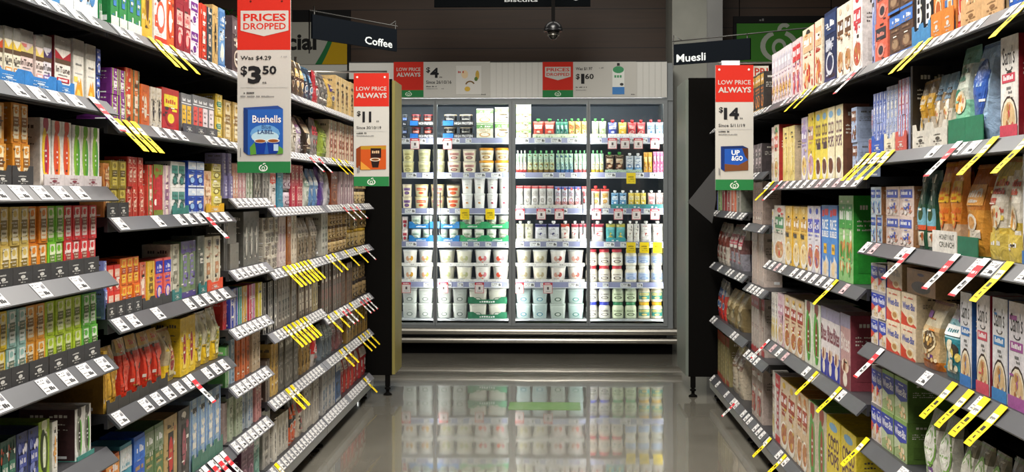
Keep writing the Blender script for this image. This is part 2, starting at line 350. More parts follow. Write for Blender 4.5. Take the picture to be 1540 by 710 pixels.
def bag_surface(w, d, h, lean=0.0, neck=0.8, seedv=1):
    rr = random.Random(seedv); ph = rr.uniform(0, 6)
    def dv(v):
        if v < .12: return d*(.86+.14*v/.12)
        if v < neck*.7: return d
        t = min(1, max(0, (v-neck*.7)/(1-neck*.7))); return d*(1-t)**.8*.97+.004
    def wv(v): return w*(1-.05*math.sin(math.pi*min(1, v*1.0))-.02*math.sin(7*v+ph))
    def P(u, v, o):
        s = max(-1, min(1, 2*u-1)); dd = dv(v); cen = d/2
        y = cen-dd/2*(1-abs(s)**3.2)**(1/3.2)-o + lean*v*v*h*.2
        y += .0035*math.sin(9*v+5*u+ph)*(v*(1-v)*4)
        return (s*wv(v)/2, y, h*v)
    return P, dv, wv
def bag_mesh(w, d, h, c, style, zones=None, neck=.8, seedv=1, lean=0.0):
    """soft bag: full foot, sides drawn in to a flat crimped top"""
    mb = MB(); P, dv, wv = bag_surface(w, d, h, lean, neck, seedv); nu, nv = 10, 16
    zones = zones or [(0, c[0])]
    def zc(v):
        col = zones[0][1]
        for z, q in zones:
            if v >= z: col = q
        return col
    def back(u, v):
        x, y, z = P(u, v, 0); yc = d/2 + lean*v*v*h*.2; return (x, 2*yc-y, z)
    for j in range(nv):
        v0, v1 = j/nv, (j+1)/nv; col = zc((v0+v1)/2)
        for i in range(nu):
            u0, u1 = i/nu, (i+1)/nu
            mb.add([P(u0, v0, 0), P(u1, v0, 0), P(u1, v1, 0), P(u0, v1, 0)], [(0, 1, 2, 3)], col, True)
            mb.add([back(u0, v0), back(u1, v0), back(u1, v1), back(u0, v1)], [(3, 2, 1, 0)], col, True)
    mb.add([P(i/nu, 0, 0) for i in range(nu+1)]+[back(1-i/nu, 0) for i in range(1, nu)], [tuple(range(2*nu))[::-1]], zc(0))
    mb.add([P(i/nu, 1, 0) for i in range(nu+1)]+[back(1-i/nu, 1) for i in range(1, nu)], [tuple(range(2*nu))], zc(1))
    art_add(mb, fine_print(c, seedv, 5)+STY[style](c)+fine_print(c, seedv+3, 5, True), lambda u, v, o: P(.04+.92*u, v, o), curved=True, eps0=.0012, deps=.00012)
    art_add(mb, [('r', .02, .955, .98, .962, '#00000000'[:7] if 0 else c[1]), ('r', .02, .972, .98, .979, c[1])], P, curved=True, eps0=.0012)
    return mb.mesh('soft_bag', FILM)
def jar_profile(h, r): return [(r*.88, 0), (r*.98, h*.03), (r, h*.1), (r, h*.72), (r*.96, h*.78), (r*.8, h*.85)]

# ================================================================ the room
def floor_mat():
    m, n, l, b = nodes_mat('polished_concrete')
    tc = n.new('ShaderNodeTexCoord'); n1 = n.new('ShaderNodeTexNoise'); n1.inputs['Scale'].default_value = 1.6; n1.inputs['Detail'].default_value = 8; n1.inputs['Roughness'].default_value = .65
    n2 = n.new('ShaderNodeTexNoise'); n2.inputs['Scale'].default_value = 60; n2.inputs['Detail'].default_value = 3
    l.new(tc.outputs['Object'], n1.inputs['Vector']); l.new(tc.outputs['Object'], n2.inputs['Vector'])
    ad = n.new('ShaderNodeMath'); ad.operation = 'MULTIPLY_ADD'; ad.inputs[1].default_value = .35; l.new(n2.outputs['Fac'], ad.inputs[0]); l.new(n1.outputs['Fac'], ad.inputs[2])
    cr = n.new('ShaderNodeValToRGB'); cr.color_ramp.elements[0].position = .4; cr.color_ramp.elements[1].position = .95
    cr.color_ramp.elements[0].color = lin('#6c685e'); cr.color_ramp.elements[1].color = lin('#8c887d')
    l.new(ad.outputs[0], cr.inputs[0])
    # saw-cut joints across the slab
    sx = n.new('ShaderNodeSeparateXYZ'); l.new(tc.outputs['Object'], sx.inputs[0])
    s1 = n.new('ShaderNodeMath'); s1.operation = 'SUBTRACT'; s1.inputs[1].default_value = 8.72; l.new(sx.outputs['Y'], s1.inputs[0])
    s2 = n.new('ShaderNodeMath'); s2.operation = 'ABSOLUTE'; l.new(s1.outputs[0], s2.inputs[0])
    s3 = n.new('ShaderNodeMath'); s3.operation = 'LESS_THAN'; s3.inputs[1].default_value = .006; l.new(s2.outputs[0], s3.inputs[0])
    mx = n.new('ShaderNodeMix'); mx.data_type = 'RGBA'; l.new(s3.outputs[0], mx.inputs[0]); l.new(cr.outputs[0], mx.inputs[6]); mx.inputs[7].default_value = lin('#3a3833')
    l.new(mx.outputs[2], b.inputs['Base Color'])
    b.inputs['Roughness'].default_value = .22; b.inputs['Coat Weight'].default_value = 1.0; b.inputs['Coat Roughness'].default_value = .035; b.inputs['Coat IOR'].default_value = 1.62
    n3 = n.new('ShaderNodeTexNoise'); n3.inputs['Scale'].default_value = 2.2; n3.inputs['Detail'].default_value = 1
    mp = n.new('ShaderNodeMapping'); l.new(tc.outputs['Object'], mp.inputs[0]); mp.inputs['Scale'].default_value = (1.4, .5, 1); l.new(mp.outputs[0], n3.inputs['Vector'])
    bp = n.new('ShaderNodeBump'); bp.inputs['Strength'].default_value = .12; bp.inputs['Distance'].default_value = .012; l.new(n3.outputs['Fac'], bp.inputs['Height']); l.new(bp.outputs[0], b.inputs['Coat Normal'])
    return m
mb = MB(); mb.box(-6, 6, -2, 11.3, -.05, 0); struct(mb.build('floor', floor_mat()))

def plank_mat():
    m, n, l, b = nodes_mat('dark_stained_planks')
    tc = n.new('ShaderNodeTexCoord'); mp = n.new('ShaderNodeMapping'); mp.inputs['Scale'].default_value = (.8, 1, 14); l.new(tc.outputs['Object'], mp.inputs[0])
    nz = n.new('ShaderNodeTexNoise'); nz.inputs['Scale'].default_value = 2.2; nz.inputs['Detail'].default_value = 6; l.new(mp.outputs[0], nz.inputs['Vector'])
    cr = n.new('ShaderNodeValToRGB'); cr.color_ramp.elements[0].color = lin('#3f2e22'); cr.color_ramp.elements[1].color = lin('#553f2e'); l.new(nz.outputs['Fac'], cr.inputs[0])
    sx = n.new('ShaderNodeSeparateXYZ'); l.new(tc.outputs['Object'], sx.inputs[0])
    md = n.new('ShaderNodeMath'); md.operation = 'MODULO'; md.inputs[1].default_value = .18; l.new(sx.outputs['Z'], md.inputs[0])
    lt = n.new('ShaderNodeMath'); lt.operation = 'LESS_THAN'; lt.inputs[1].default_value = .008; l.new(md.outputs[0], lt.inputs[0])
    mx = n.new('ShaderNodeMix'); mx.data_type = 'RGBA'; l.new(lt.outputs[0], mx.inputs[0]); l.new(cr.outputs[0], mx.inputs[6]); mx.inputs[7].default_value = lin('#15100d')
    l.new(mx.outputs[2], b.inputs['Base Color']); b.inputs['Roughness'].default_value = .5
    return m
mb = MB(); mb.box(-6, 6, 11.1, 11.3, 0, 4.4); struct(mb.build('wall_back', plank_mat()))
mb = MB(); mb.box(-6, 6, -2, 11.3, 4.4, 4.5); struct(mb.build('ceiling', flat_mat('black_ceiling_paint', '#1c1a19', .9)))
CONC = flat_mat('board_marked_concrete', '#a7a89f', .8, nscale=5, namt=.22)
xa = on_y(10.45, 1011)[0]; xb = on_y(10.45, 1063)[0]; xc = on_y(10.45, 1087)[0]
mb = MB(); mb.box(xa, xb, 10.45, 11.05, 0, 4.4); struct(mb.build('column', CONC))
mb = MB(); mb.box(xb+.001, xc, 10.46, 11.0, 0, 4.4); struct(mb.build('trim_1', flat_mat('galvanised_cladding', '#9a9a98', .38, metal=.7, nscale=6)))

# ================================================================ shelving bays
LIP = {-1: 1.195, 1: 1.03}
ORD = ['first', 'second', 'third', 'fourth', 'fifth', 'sixth', 'seventh', 'eighth', 'ninth', 'tenth', 'eleventh', 'twelfth', 'thirteenth', 'fourteenth', 'fifteenth', 'sixteenth', 'seventeenth', 'eighteenth', 'nineteenth', 'twentieth']
BAYS = {
 'A': (-1, 2.30, 3.275, [1.79, 1.57, 1.336, 1.105, .874, .62, .125], 'front tea bay', 'black shelving bay of boxed teas in black display trays, nearest the camera', .115, .8, 0),
 'B': (-1, 3.28, 4.51, [1.79, 1.524, 1.25, .967, .705, .36, .125], 'second tea bay', 'black shelving bay with red and yellow tea pouches on its fifth shelf', .105, .75, 0),
 'C': (-1, 4.515, 5.13, [1.79, 1.516, 1.30, 1.025, .80, .58, .365, .125], 'narrow tea bay', 'narrow black shelving bay of tea cartons behind the hanging $3.50 sign', .085, .9, 1),
 'D': (-1, 5.135, 6.35, [1.79, 1.516, 1.257, .985, .71, .42, .125], 'coffee bay', 'black shelving bay of coffee with a block of yellow tickets', .075, .97, 1),
 'E': (-1, 6.355, 8.0, [1.79, 1.516, 1.257, .985, .66, .42, .125], 'end coffee bay', 'black shelving bay of coffee tins at the fridge end of the aisle', .085, .9, 1),
 'N': (1, 2.30, 4.12, [1.752, 1.45, 1.155, .814, .49, .125], 'front cereal bay', 'black shelving bay of muesli boxes and bags, nearest the camera', .1, .32, 0),
 'M': (1, 4.125, 5.97, [1.752, 1.376, .993, .60, .125], 'tall cereal bay', 'black shelving bay of tall cereal boxes on five widely spaced shelves', .14, .5, 1),
 'F': (1, 5.975, 6.60, [1.752, 1.43, 1.16, .836, .473, .125], 'narrow muesli bay', 'narrow black shelving bay of pale boxes beyond the tall cereal boxes', .1, .6, 1),
 'G': (1, 6.605, 8.0, [1.752, 1.46, 1.213, .87, .515, .125], 'end muesli bay', 'black shelving bay of silver bags at the fridge end beside the $14 sign', .12, .55, 1),
}
SHELFNAME = {}
for k_, b_ in BAYS.items():
    for i_ in range(len(b_[3])):
        nm = 'top shelf' if i_ == 0 else ('bottom shelf' if i_ == len(b_[3])-1 else ORD[i_]+' shelf')
        SHELFNAME[k_+str(i_)] = f'{nm} of {b_[4]}'

def strip_P(w, h0=.0, h1=1.0, lift=.0012):
    # on the ticket strip's slope: v = 0 at the lip, 1 at the shelf edge
    def P(u, v, o):
        t = h0+(h1-h0)*v; q = (lift+o)*.707
        return (-w/2+w*u, .035*t-q, .037*t+q)
    return P
def label_mesh(w, dark='#26262a', paper='#dcdad8', second=None):
    mb = MB(); P = strip_P(w, .06, .94)
    art_add(mb, [('r', 0, 0, 1, 1, paper)], P, eps0=0)
    pr = [('l', .08, .55, .82, .09, dark, 7), ('l', .08, .5, .66, .06, '#777', 9), ('l', .08, .45, .34, .05, '#888', 8), ('l', .5, .92, .14, .24, dark, 3), ('l', .08, .42, .12, .08, '#777', 12), ('l', .66, .92, .56, .28, '#7c7c82', 4)]
    if second: pr.append(('r', 0, .0, 1, .18, second))
    art_add(mb, pr, P); return mb.mesh('price_label', SIGNM)
LABELS = {w: label_mesh(w) for w in (.046, .06, .068)}
LABEL_RED = label_mesh(.06, paper='#caa9ac')

rl = random.Random(3)
BAYO = {}
for key, (sg, y0, y1, zs, bname, lab, pitch, dens, pale) in BAYS.items():
    L = y1-y0; e = empty('gondola_bay', (sg*LIP[sg], (y0+y1)/2, 0), -sg*math.pi/2)
    tag(e, lab, 'shelving bay', 'shelving bays lining the aisle'); BAYO[key] = e
    mb = MB(); mb.box(-L/2, L/2, .50, .52, .03, 2.14)
    mb.build('back_panel', BLACKM, e)
    for s in (-1, 1):
        mb = MB(); x = s*(L/2-.016); mb.box(x-.015, x+.015, .455, .499, .0, 2.16)
        for q in range(30): mb.box(x-.004, x+.004, .4535, .4549, .2+q*.064, .225+q*.064)
        mb.build('upright', BLACKM, e)
        mb = MB(); x = s*(L/2-.06); mb.lathe([(.03, 0), (.028, .008), (.012, .016), (.009, .03), (.009, .07)], x, .07, 12); mb.lathe([(.016, .028), (.016, .04)], x, .07, 6)
        mb.build('levelling_foot', BLACKM, e)
    mb = MB(); mb.prism([(.006, .075), (.02, .068), (.45, .068), (.45, .08), (.02, .08), (.012, .119), (.004, .119)], -L/2+.001, L/2-.001, 'x'); mb.build('base_plinth', BASEM, e)
    for i, z in enumerate(zs):
        mb = MB(); mb.box(-L/2+.002, L/2-.002, .036, .452, z+.012, z+.036)
        mb.box(-L/2+.002, L/2-.002, .036, .046, z-.004, z+.012)
        for s in (-1, 1):               # folded end bracket
            x = s*(L/2-.004); mb.prism([(.05, z+.012), (.452, z+.012), (.452, z-.07), (.36, z-.05)], x-.0015, x+.0015, 'x')
        sh = mb.build('shelf', SHELFM, e)
        mb = MB(); mb.prism([(0, z), (.035, z+.037), (.0368, z+.0352), (.0368, z+.028), (.0052, z-.004), (.0015, z-.004)], -L/2+.003, L/2-.003, 'x')
        mb.build('ticket_strip', STRIPL if pale and key in 'CDE' else STRIPM, sh)
        if (key in 'AB' and i == 6) or (key == 'N' and i == 5) or (key == 'C' and i == 7): continue
        p = pitch*rl.uniform(.92, 1.08); x = -L/2+.05; dd = (.72 if key in 'NM' else .95) if i == 0 else dens
        while x < L/2-.045:
            if rl.random() < dd:
                lw = .068 if p > .1 else (.06 if p > .08 else .046)
                me = LABEL_RED if (key in 'NM' and rl.random() < .12) else LABELS[lw]
                link('price_label', me, sh, (x, 0, z))
            x += p

# end units closing each run, seen edge-on past the shelves
OLIVE = flat_mat('olive_laminate', '#8c8246', .4, nscale=4, namt=.15); GREYL = flat_mat('grey_green_laminate', '#6f776f', .4, nscale=4)
for sg, xe, xo, yd, m, lab, lab2 in ((-1, 1.086, 2.35, 8.43, OLIVE, 'black backed end unit with a yellow-green side panel beside the fridge', 'yellow-green side panel'),
                               (1, .904, 2.15, 8.62, GREYL, 'black backed end unit with a grey side panel beside the concrete column', 'grey side panel')):
    e = tag(empty('endcap_unit', (sg*xe, 8.06, 0)), lab, 'end unit')
    mb = MB(); a, b_ = sorted((0, sg*(xo-xe))); mb.box(a, b_, 0, .03, .135, 2.13); mb.box(a, b_, 0.03, .05, 2.05, 2.12); mb.build('back_panel', BLACKM, e)
    mb = MB(); a, b_ = sorted((-sg*.001, -sg*.02)); mb.box(a, b_, .006, yd-8.06, .14, 2.12); o = mb.build('side_panel', m, e); o['label'] = lab2
    mb = MB(); mb.box(*sorted((sg*.03, sg*(xo-xe)-sg*.02)), .05, yd-8.06, .14, .2); mb.build('base_shelf', SHELFM, e)
    for x in (.03, .20):
        mb = MB(); mb.box(sg*x-.016, sg*x+.016, .002, .028, .06, .134); mb.lathe([(.03, 0), (.028, .008), (.012, .018), (.011, .035), (.02, .04), (.02, .05), (.011, .055), (.011, .06)], sg*x, .015, 12); mb.build('levelling_foot', BLACKM, e)

# ================================================================ the fridge
FY = 10.16
def fx(px, Y=FY): return on_y(Y, px)[0]
def fz(py, Y=FY): return CAMZ+(HY-py)*Y/FPX
FX0, FX1 = fx(538), fx(1003)
fr = tag(empty('display_fridge', ((FX0+FX1)/2, FY, 0)), 'brightly lit glass door dairy fridge across the end of the aisle', 'fridge')
FL = (FX1-FX0)/2; cx0 = (FX0+FX1)/2
INNER = flat_mat('fridge_liner', '#465260', .5); FRAME = flat_mat('grey_door_frame', '#84898b', .45, metal=.15)
mb = MB()
mb.box(-FL-.05, FL+.05, .82, .86, .09, 2.46); mb.box(-FL-.05, FL+.05, 0.02, .82, 2.17, 2.46); mb.box(-FL-.05, FL+.05, .02, .82, .09, .235)
mb.build('cabinet_body', flat_mat('fridge_dark_casing', '#3c4044', .4, metal=.3), fr)
mb = MB(); mb.box(-FL, FL, .80, .82, .236, 2.169); mb.box(-FL, FL, .1, .8, 2.155, 2.169); mb.build('liner', INNER, fr)
for s in (-1, 1):
    mb = MB(); mb.box(*sorted((s*FL, s*(FL+.05))), .0, .82, .09, 2.46); mb.build('end_wall', FRAME, fr)
mb = MB(); mb.box(-FL-.05, FL+.05, .06, .8, 0.0, .09); mb.build('kick_plate', BLACKM, fr)
for py0, py1 in ((494, 504), (508, 517)):
    z0, z1 = fz(py1, FY-.05), fz(py0, FY-.05); zc = (z0+z1)/2; r = (z1-z0)/2
    mb = MB(); mb.prism([(.02, z0)]+[(-.035-.03*math.cos(t), zc+r*math.sin(t)) for t in [R(a) for a in range(-90, 91, 20)]]+[(.02, z1)], -FL-.08, FL+.12, 'x'); mb.build('bumper_rail', STEEL, fr)
mb = MB(); mb.box(-FL-.05, FL+.05, -.012, .02, fz(152), fz(148)); mb.box(-FL-.05, FL+.05, -.012, .02, fz(494), fz(490)); mb.build('door_track', FRAME, fr)

def glass_mat():
    m = bpy.data.materials.new('door_glass'); m.use_nodes = True; n = m.node_tree.nodes; l = m.node_tree.links; n.clear()
    o = n.new('ShaderNodeOutputMaterial'); mx = n.new('ShaderNodeMixShader'); f = n.new('ShaderNodeFresnel'); f.inputs[0].default_value = 1.5
    t = n.new('ShaderNodeBsdfTransparent'); t.inputs[0].default_value = (.96, .985, .975, 1); g = n.new('ShaderNodeBsdfGlossy'); g.inputs['Roughness'].default_value = .02
    l.new(f.outputs[0], mx.inputs[0]); l.new(t.outputs[0], mx.inputs[1]); l.new(g.outputs[0], mx.inputs[2]); l.new(mx.outputs[0], o.inputs[0]); return m
GLASS = glass_mat()
def emit_mat(name, col, s):
    m = bpy.data.materials.new(name); m.use_nodes = True; n = m.node_tree.nodes; b = n['Principled BSDF']
    b.inputs['Base Color'].default_value = lin(col); b.inputs['Emission Color'].default_value = lin(col); b.inputs['Emission Strength'].default_value = s; return m
LED = emit_mat('fridge_led', '#fbf8f2', 38.0)
zt, zb = fz(152), fz(490)
for (a, b_, wl, wr, hs) in ((540, 654.3, .025, .014, 1), (654.9, 769.7, .014, .026, -1), (770.3, 884.6, .026, .014, 1), (885.2, 1003.6, .014, .034, -1)):
    x0, x1 = fx(a)-cx0, fx(b_)-cx0
    mb = MB(); mb.box(x0, x0+wl, -.02, .012, zb, zt); mb.box(x1-wr, x1, -.02, .012, zb, zt); mb.box(x0+wl, x1-wr, -.018, .010, zt-.028, zt); mb.box(x0+wl, x1-wr, -.018, .010, zb, zb+.022)
    d = mb.build('door', FRAME, fr)
    mb = MB(); mb.box(x0+wl-.003, x1-wr+.003, -.006, -.001, zb+.02, zt-.026); mb.build('glass_pane', GLASS, d)
    hx = (x1-.045) if hs > 0 else (x0+.045)
    mb = MB(); za, zc = fz(352), fz(290)
    mb.tube([(hx, -.012, za), (hx, -.035, za+.012), (hx, -.04, za+.05), (hx, -.04, zc-.05), (hx, -.035, zc-.012), (hx, -.012, zc)], .0055, 8); mb.build('handle', DKSTEEL, d)
for px, hw in ((654.6, .016), (770, .03), (884.9, .016)):
    x = fx(px)-cx0; mb = MB(); mb.box(x-hw, x+hw, .0125, .028, zb, zt); mb.build('mullion', FRAME, fr)
for px in (541, 655, 770, 885, 1000):
    x = fx(px)-cx0; wd = .008
    mb = MB(); mb.box(max(-FL+.001, x-wd), min(FL-.001, x+wd)-(.004 if px == 1000 else 0), .03, .042, zb+.02, zt-.03); mb.build('led_strip', LED, fr)
mb = MB(); mb.box(-FL+.03, FL-.03, .06, .085, 2.125, 2.145); mb.build('led_strip', LED, fr)
FSH = [216, 268, 322, 372, 433, 493]     # picture height of each shelf's lower edge
FSY = FY+.10                              # shelf edge plane
FSTRIP = flat_mat('lilac_ticket_strip', '#8f93b8', .3); FSHELF = flat_mat('white_wire_shelf', '#dfe3ea', .35)
FZ = []
for i, py in enumerate(FSH):
    z = CAMZ+(HY-py)*FSY/FPX
    if i == 5: z = .245
    FZ.append(z+.047)
    mb = MB(); mb.box(-FL+.004, FL-.004, .105, .74, z+.028, z+.0436); sh = mb.build('shelf', FSHELF, fr)
    if i < 5:
        mb = MB(); mb.prism([(.098, z), (.104, z+.05), (.1045, z+.05), (.1045, z)], -FL+.006, FL-.006, 'x')
        mb.build('ticket_strip', FSTRIP, sh)
        mb = MB(); mb.box(-FL+.006, FL-.006, .0955, .0972, z-.002, z+.006); mb.build('strip_edge', FSHELF, sh)
        x = -FL+.06
        while x < FL-.08:
            if rl.random() < .68:
                ww = .05 if rl.random() < .4 else .09
                if x+ww > FL-.02: break
                mb = MB(); mb.box(0, ww, 0, .001, 0, .036, '#f4f4f6'); art_add(mb, [('l', .1, .6, .6, .2, '#666', 7), ('l', .1, .5, .25, .15, '#888', 7), ('l', .7, .95, .2, .6, '#333', 3)], lambda u, v, o: (ww*u, -o, .036*v))
                mb.build('price_label', SIGNM, sh, (x, .0955, z+.008))
                x += ww
            x += .05

# ---- signs over the fridge
GREEN, REDS, WHT, INKC = '#2a7f46', '#cc2c1e', '#cac8c1', '#1d1d20'
def logo(cu, cv, ru, rv, col):
    """the store's leaf-and-apple mark: two rounded loops under a curled stalk"""
    return [('a', cu, cv-.18*rv, .98*ru, .82*rv, .27, 112, 428, col), ('a', cu, cv-.26*rv, .38*ru, .46*rv, .42, -75, 255, col), ('e', cu, cv-.78*rv, .3*ru, .17*rv, col),
            ('a', cu+.26*ru, cv+.62*rv, .36*ru, .38*rv, .55, 40, 185, col)]
def board(name, Y, px0, px1, py0, py1, base, prims, thick=.006, parent=None, back=None):
    X0, t0 = on_y(Y, px0); X1, t1 = on_y(Y, px1); t = (t0+t1)/2
    z0, z1 = zat(t, py1), zat(t, py0); w_, h_ = X1-X0, z1-z0
    mb = MB(); mb.box(0, w_, 0, thick, 0, h_, base); art_add(mb, prims, lambda u, v, o: (w_*u, -o, h_*v))
    loc = Vector((X0, Y, z0))
    if parent is not None: loc = loc-parent.location
    return mb.build(name, SIGNM, parent, loc)
def U(px, a, b_): return (px-a)/(b_-a)
def V(py, a, b_): return (b_-py)/(b_-a)

hd = tag(empty('header_board', (FX0, FY-.033, fz(147))), 'long white header board above the fridge doors with two price posters', 'sign')
a0, a1, c0, c1 = 525, 1003, 92, 147
gro = [('r', U(x, a0, a1), 0, U(x+.5, a0, a1), 1, '#b9b8b2') for x in list(range(738, 814, 9))+list(range(958, 1002, 9))]
hb = board('backing_board', FY-.033, a0, a1, c0, c1, '#d9d8d2', gro+[('r', 0, .97, 1, 1, '#3a3a3a')], .02, hd)
def pposter(a0, a1, c0, c1, kind, prims):
    s = U(637 if a0 < 700 else 862, a0, a1)
    base = [('r', 0, 0, 1, 1, WHT), ('r', 0, .2, s, 1, REDS), ('r', 0, 0, s, .2, GREEN)]+logo(s*.5, .1, .035, .075, '#cfe6cf')
    if kind: base += [('p', [(s*.08, .86), (s*.92, .86), (s*.92, .58), (s*.5, .48), (s*.08, .58)], WHT), ('t', 'PRICES', s*.13, .73, s*.88, .83, REDS, .02), ('t', 'DROPPED', s*.13, .6, s*.88, .69, REDS, .02)]
    else: base += [('t', 'LOW PRICE', s*.1, .74, s*.9, .84, WHT, .01), ('t', 'ALWAYS', s*.1, .58, s*.9, .7, WHT, .03)]
    board('price_poster', FY-.0355, a0, a1, c0, c1, WHT, base+prims, .002, hd)
q0, q1 = 592, 737
pposter(q0, q1, 93, 146, 0, [('t', '$', U(641, q0, q1), V(110, 93, 146), U(647, q0, q1), V(101, 93, 146), INKC, .02), ('t', '4', U(647, q0, q1), V(117, 93, 146), U(660, q0, q1), V(102, 93, 146), INKC, .03), ('t', 'ea', U(661, q0, q1), V(117, 93, 146), U(665, q0, q1), V(115, 93, 146), INKC),
     ('t', 'Since 26/10/16', U(641, q0, q1), V(126, 93, 146), U(679, q0, q1), V(121, 93, 146), INKC, .01), ('l', U(641, q0, q1), U(657, q0, q1), V(131, 93, 146), .03, '#444', 9), ('l', U(641, q0, q1), U(668, q0, q1), V(134, 93, 146), .02, '#888', 14),
     ('r', U(686, q0, q1), V(142, 93, 146), U(724, q0, q1), V(99, 93, 146), '#dcdad4'), ('e', U(699, q0, q1), V(112, 93, 146), .035, .12, '#e8cfa8'), ('e', U(718, q0, q1), V(113, 93, 146), .02, .13, '#c8a64a'), ('e', U(716, q0, q1), V(119, 93, 146), .018, .06, '#5d7a3a'), ('e', U(703, q0, q1), V(134, 93, 146), .03, .07, '#d8b24a'), ('a', U(707, q0, q1), V(128, 93, 146), .05, .12, .3, 20, 170, '#7a5a30'), ('l', U(689, q0, q1), U(698, q0, q1), V(110, 93, 146), .05, '#b33', 4), ('l', U(724, q0, q1), U(731, q0, q1), V(143, 93, 146), .03, '#666', 4)])
q0, q1 = 816, 957
pposter(q0, q1, 93, 146, 1, [('t', 'Was $1.97', U(866, q0, q1), V(106, 93, 146), U(891, q0, q1), V(101, 93, 146), INKC, .01), ('t', '$', U(866, q0, q1), V(120, 93, 146), U(872, q0, q1), V(111, 93, 146), INKC, .02), ('t', '1', U(874, q0, q1), V(126, 93, 146), U(879, q0, q1), V(111, 93, 146), INKC, .04), ('t', '60', U(880, q0, q1), V(119, 93, 146), U(893, q0, q1), V(111, 93, 146), INKC, .02),
     ('l', U(866, q0, q1), U(883, q0, q1), V(132, 93, 146), .03, '#444', 10), ('l', U(866, q0, q1), U(882, q0, q1), V(136, 93, 146), .02, '#888', 12), ('l', U(901, q0, q1), U(908, q0, q1), V(103, 93, 146), .03, '#888', 5),
     ('r', U(921, q0, q1), V(142, 93, 146), U(939, q0, q1), V(104, 93, 146), '#e9ece6'), ('r', U(921, q0, q1), V(142, 93, 146), U(939, q0, q1), V(131, 93, 146), '#4a86c8'), ('e', U(930, q0, q1), V(105, 93, 146), .06, .1, '#4a9a6a'), ('r', U(928, q0, q1), V(99, 93, 146), U(932, q0, q1), V(95, 93, 146), '#333'), ('l', U(924, q0, q1), U(936, q0, q1), V(117, 93, 146), .07, '#55a070', 3), ('e', U(935, q0, q1), V(127, 93, 146), .02, .04, '#444'), ('l', U(949, q0, q1), U(955, q0, q1), V(143, 93, 146), .03, '#666', 4)])

# ---- hanging price signs
def price_sign(Y, px0, px1, py0, py1, prims, label):
    X0, t0 = on_y(Y, px0); X1, t1 = on_y(Y, px1); t = (t0+t1)/2
    e = tag(empty('price_sign', ((X0+X1)/2, Y, zat(t, py1))), label, 'sign')
    board('panel', Y, px0, px1, py0, py1, WHT, prims, .006, e)
    return e
a0, a1, c0, c1 = 357, 437, -8, 260
u = lambda x: U(x, a0, a1); v = lambda y: V(y, a0 and c0, c1)
S1 = [('r', 0, 0, 1, v(243), GREEN), ('r', 0, v(75), 1, 1, REDS)]+logo(u(396), v(251.5), .085, .024, '#eef2ea')+[
    ('e', u(377), v(2), .02, .006, '#5a1510'), ('e', u(424), v(2), .02, .006, '#5a1510'),
    ('p', [(u(362), v(16)), (u(434), v(16)), (u(434), v(46)), (u(397), v(54.5)), (u(362), v(46))], WHT), ('t', 'PRICES', u(366), v(32), u(430), v(20.5), REDS, .03), ('t', 'DROPPED', u(366), v(44.5), u(430), v(34.5), REDS, .02),
    ('t', 'Was $4.29', u(362), v(91), u(408), v(84), INKC, .012), ('t', '$', u(362), v(115), u(372), v(99), INKC, .02), ('t', '3', u(373), v(126), u(393), v(99), INKC, .045), ('t', '50', u(395), v(112), u(416), v(99), INKC, .03), ('t', 'ea', u(395), v(126), u(401), v(123), INKC),
    ('r', u(362), v(131.6), u(434), v(131), '#b8b8b4'), ('l', u(362), u(383), v(141), .009, '#222', 9), ('l', u(362), u(413), v(146), .007, '#777', 26), ('l', u(423), u(432), v(86), .006, '#999', 5), ('l', u(360), u(363), v(236), .05, '#777', 2),
    # picture of the tea box
    ('p', [(u(366.5), v(162)), (u(373), v(165)), (u(373), v(233)), (u(366.5), v(228))], '#1d3a78'), ('p', [(u(366.5), v(162)), (u(418), v(159)), (u(426), v(164)), (u(373), v(165))], '#2d4c94'), ('p', [(u(373), v(165)), (u(426), v(164)), (u(426), v(231)), (u(373), v(233))], '#2a62b8'),
    ('e', u(399), v(201), .28, .05, '#6fa8dc'), ('e', u(399), v(206), .26, .035, '#bfe0ee'), ('t', 'Bushells', u(380), v(185), u(423), v(174), '#7a1a24', .035), ('t', 'Bushells', u(380), v(184.6), u(423), v(173.6), '#fff', .012), ('t', 'Blue', u(394), v(194), u(408), v(188), '#24407a', .0), ('t', 'LABEL', u(388), v(201.5), u(412), v(195.5), '#173472', .02),
    ('p', [(u(376), v(222)), (u(384), v(213)), (u(386), v(232)), (u(377), v(233))], '#5d9a3a'), ('p', [(u(417), v(232)), (u(415), v(216)), (u(426), v(224)), (u(426), v(231))], '#5d9a3a'),
    ('p', [(u(383), v(212)), (u(401), v(212)), (u(398), v(231)), (u(387), v(231.5))], '#123a9a'), ('p', [(u(402), v(212)), (u(421), v(212)), (u(418), v(230)), (u(405), v(231))], '#123a9a'), ('e', u(392), v(212), .115, .012, '#f2efe8'), ('e', u(392), v(212.3), .1, .009, '#9a5a2c'), ('e', u(411.5), v(211.7), .12, .012, '#f2efe8'), ('e', u(411.5), v(212), .1, .009, '#9a5a2c'), ('r', u(412), v(227), u(419), v(217), '#b8d4ee')]
price_sign(4.36, a0, a1, c0, c1, S1, 'large hanging red and white price sign reading Prices Dropped and $3.50')
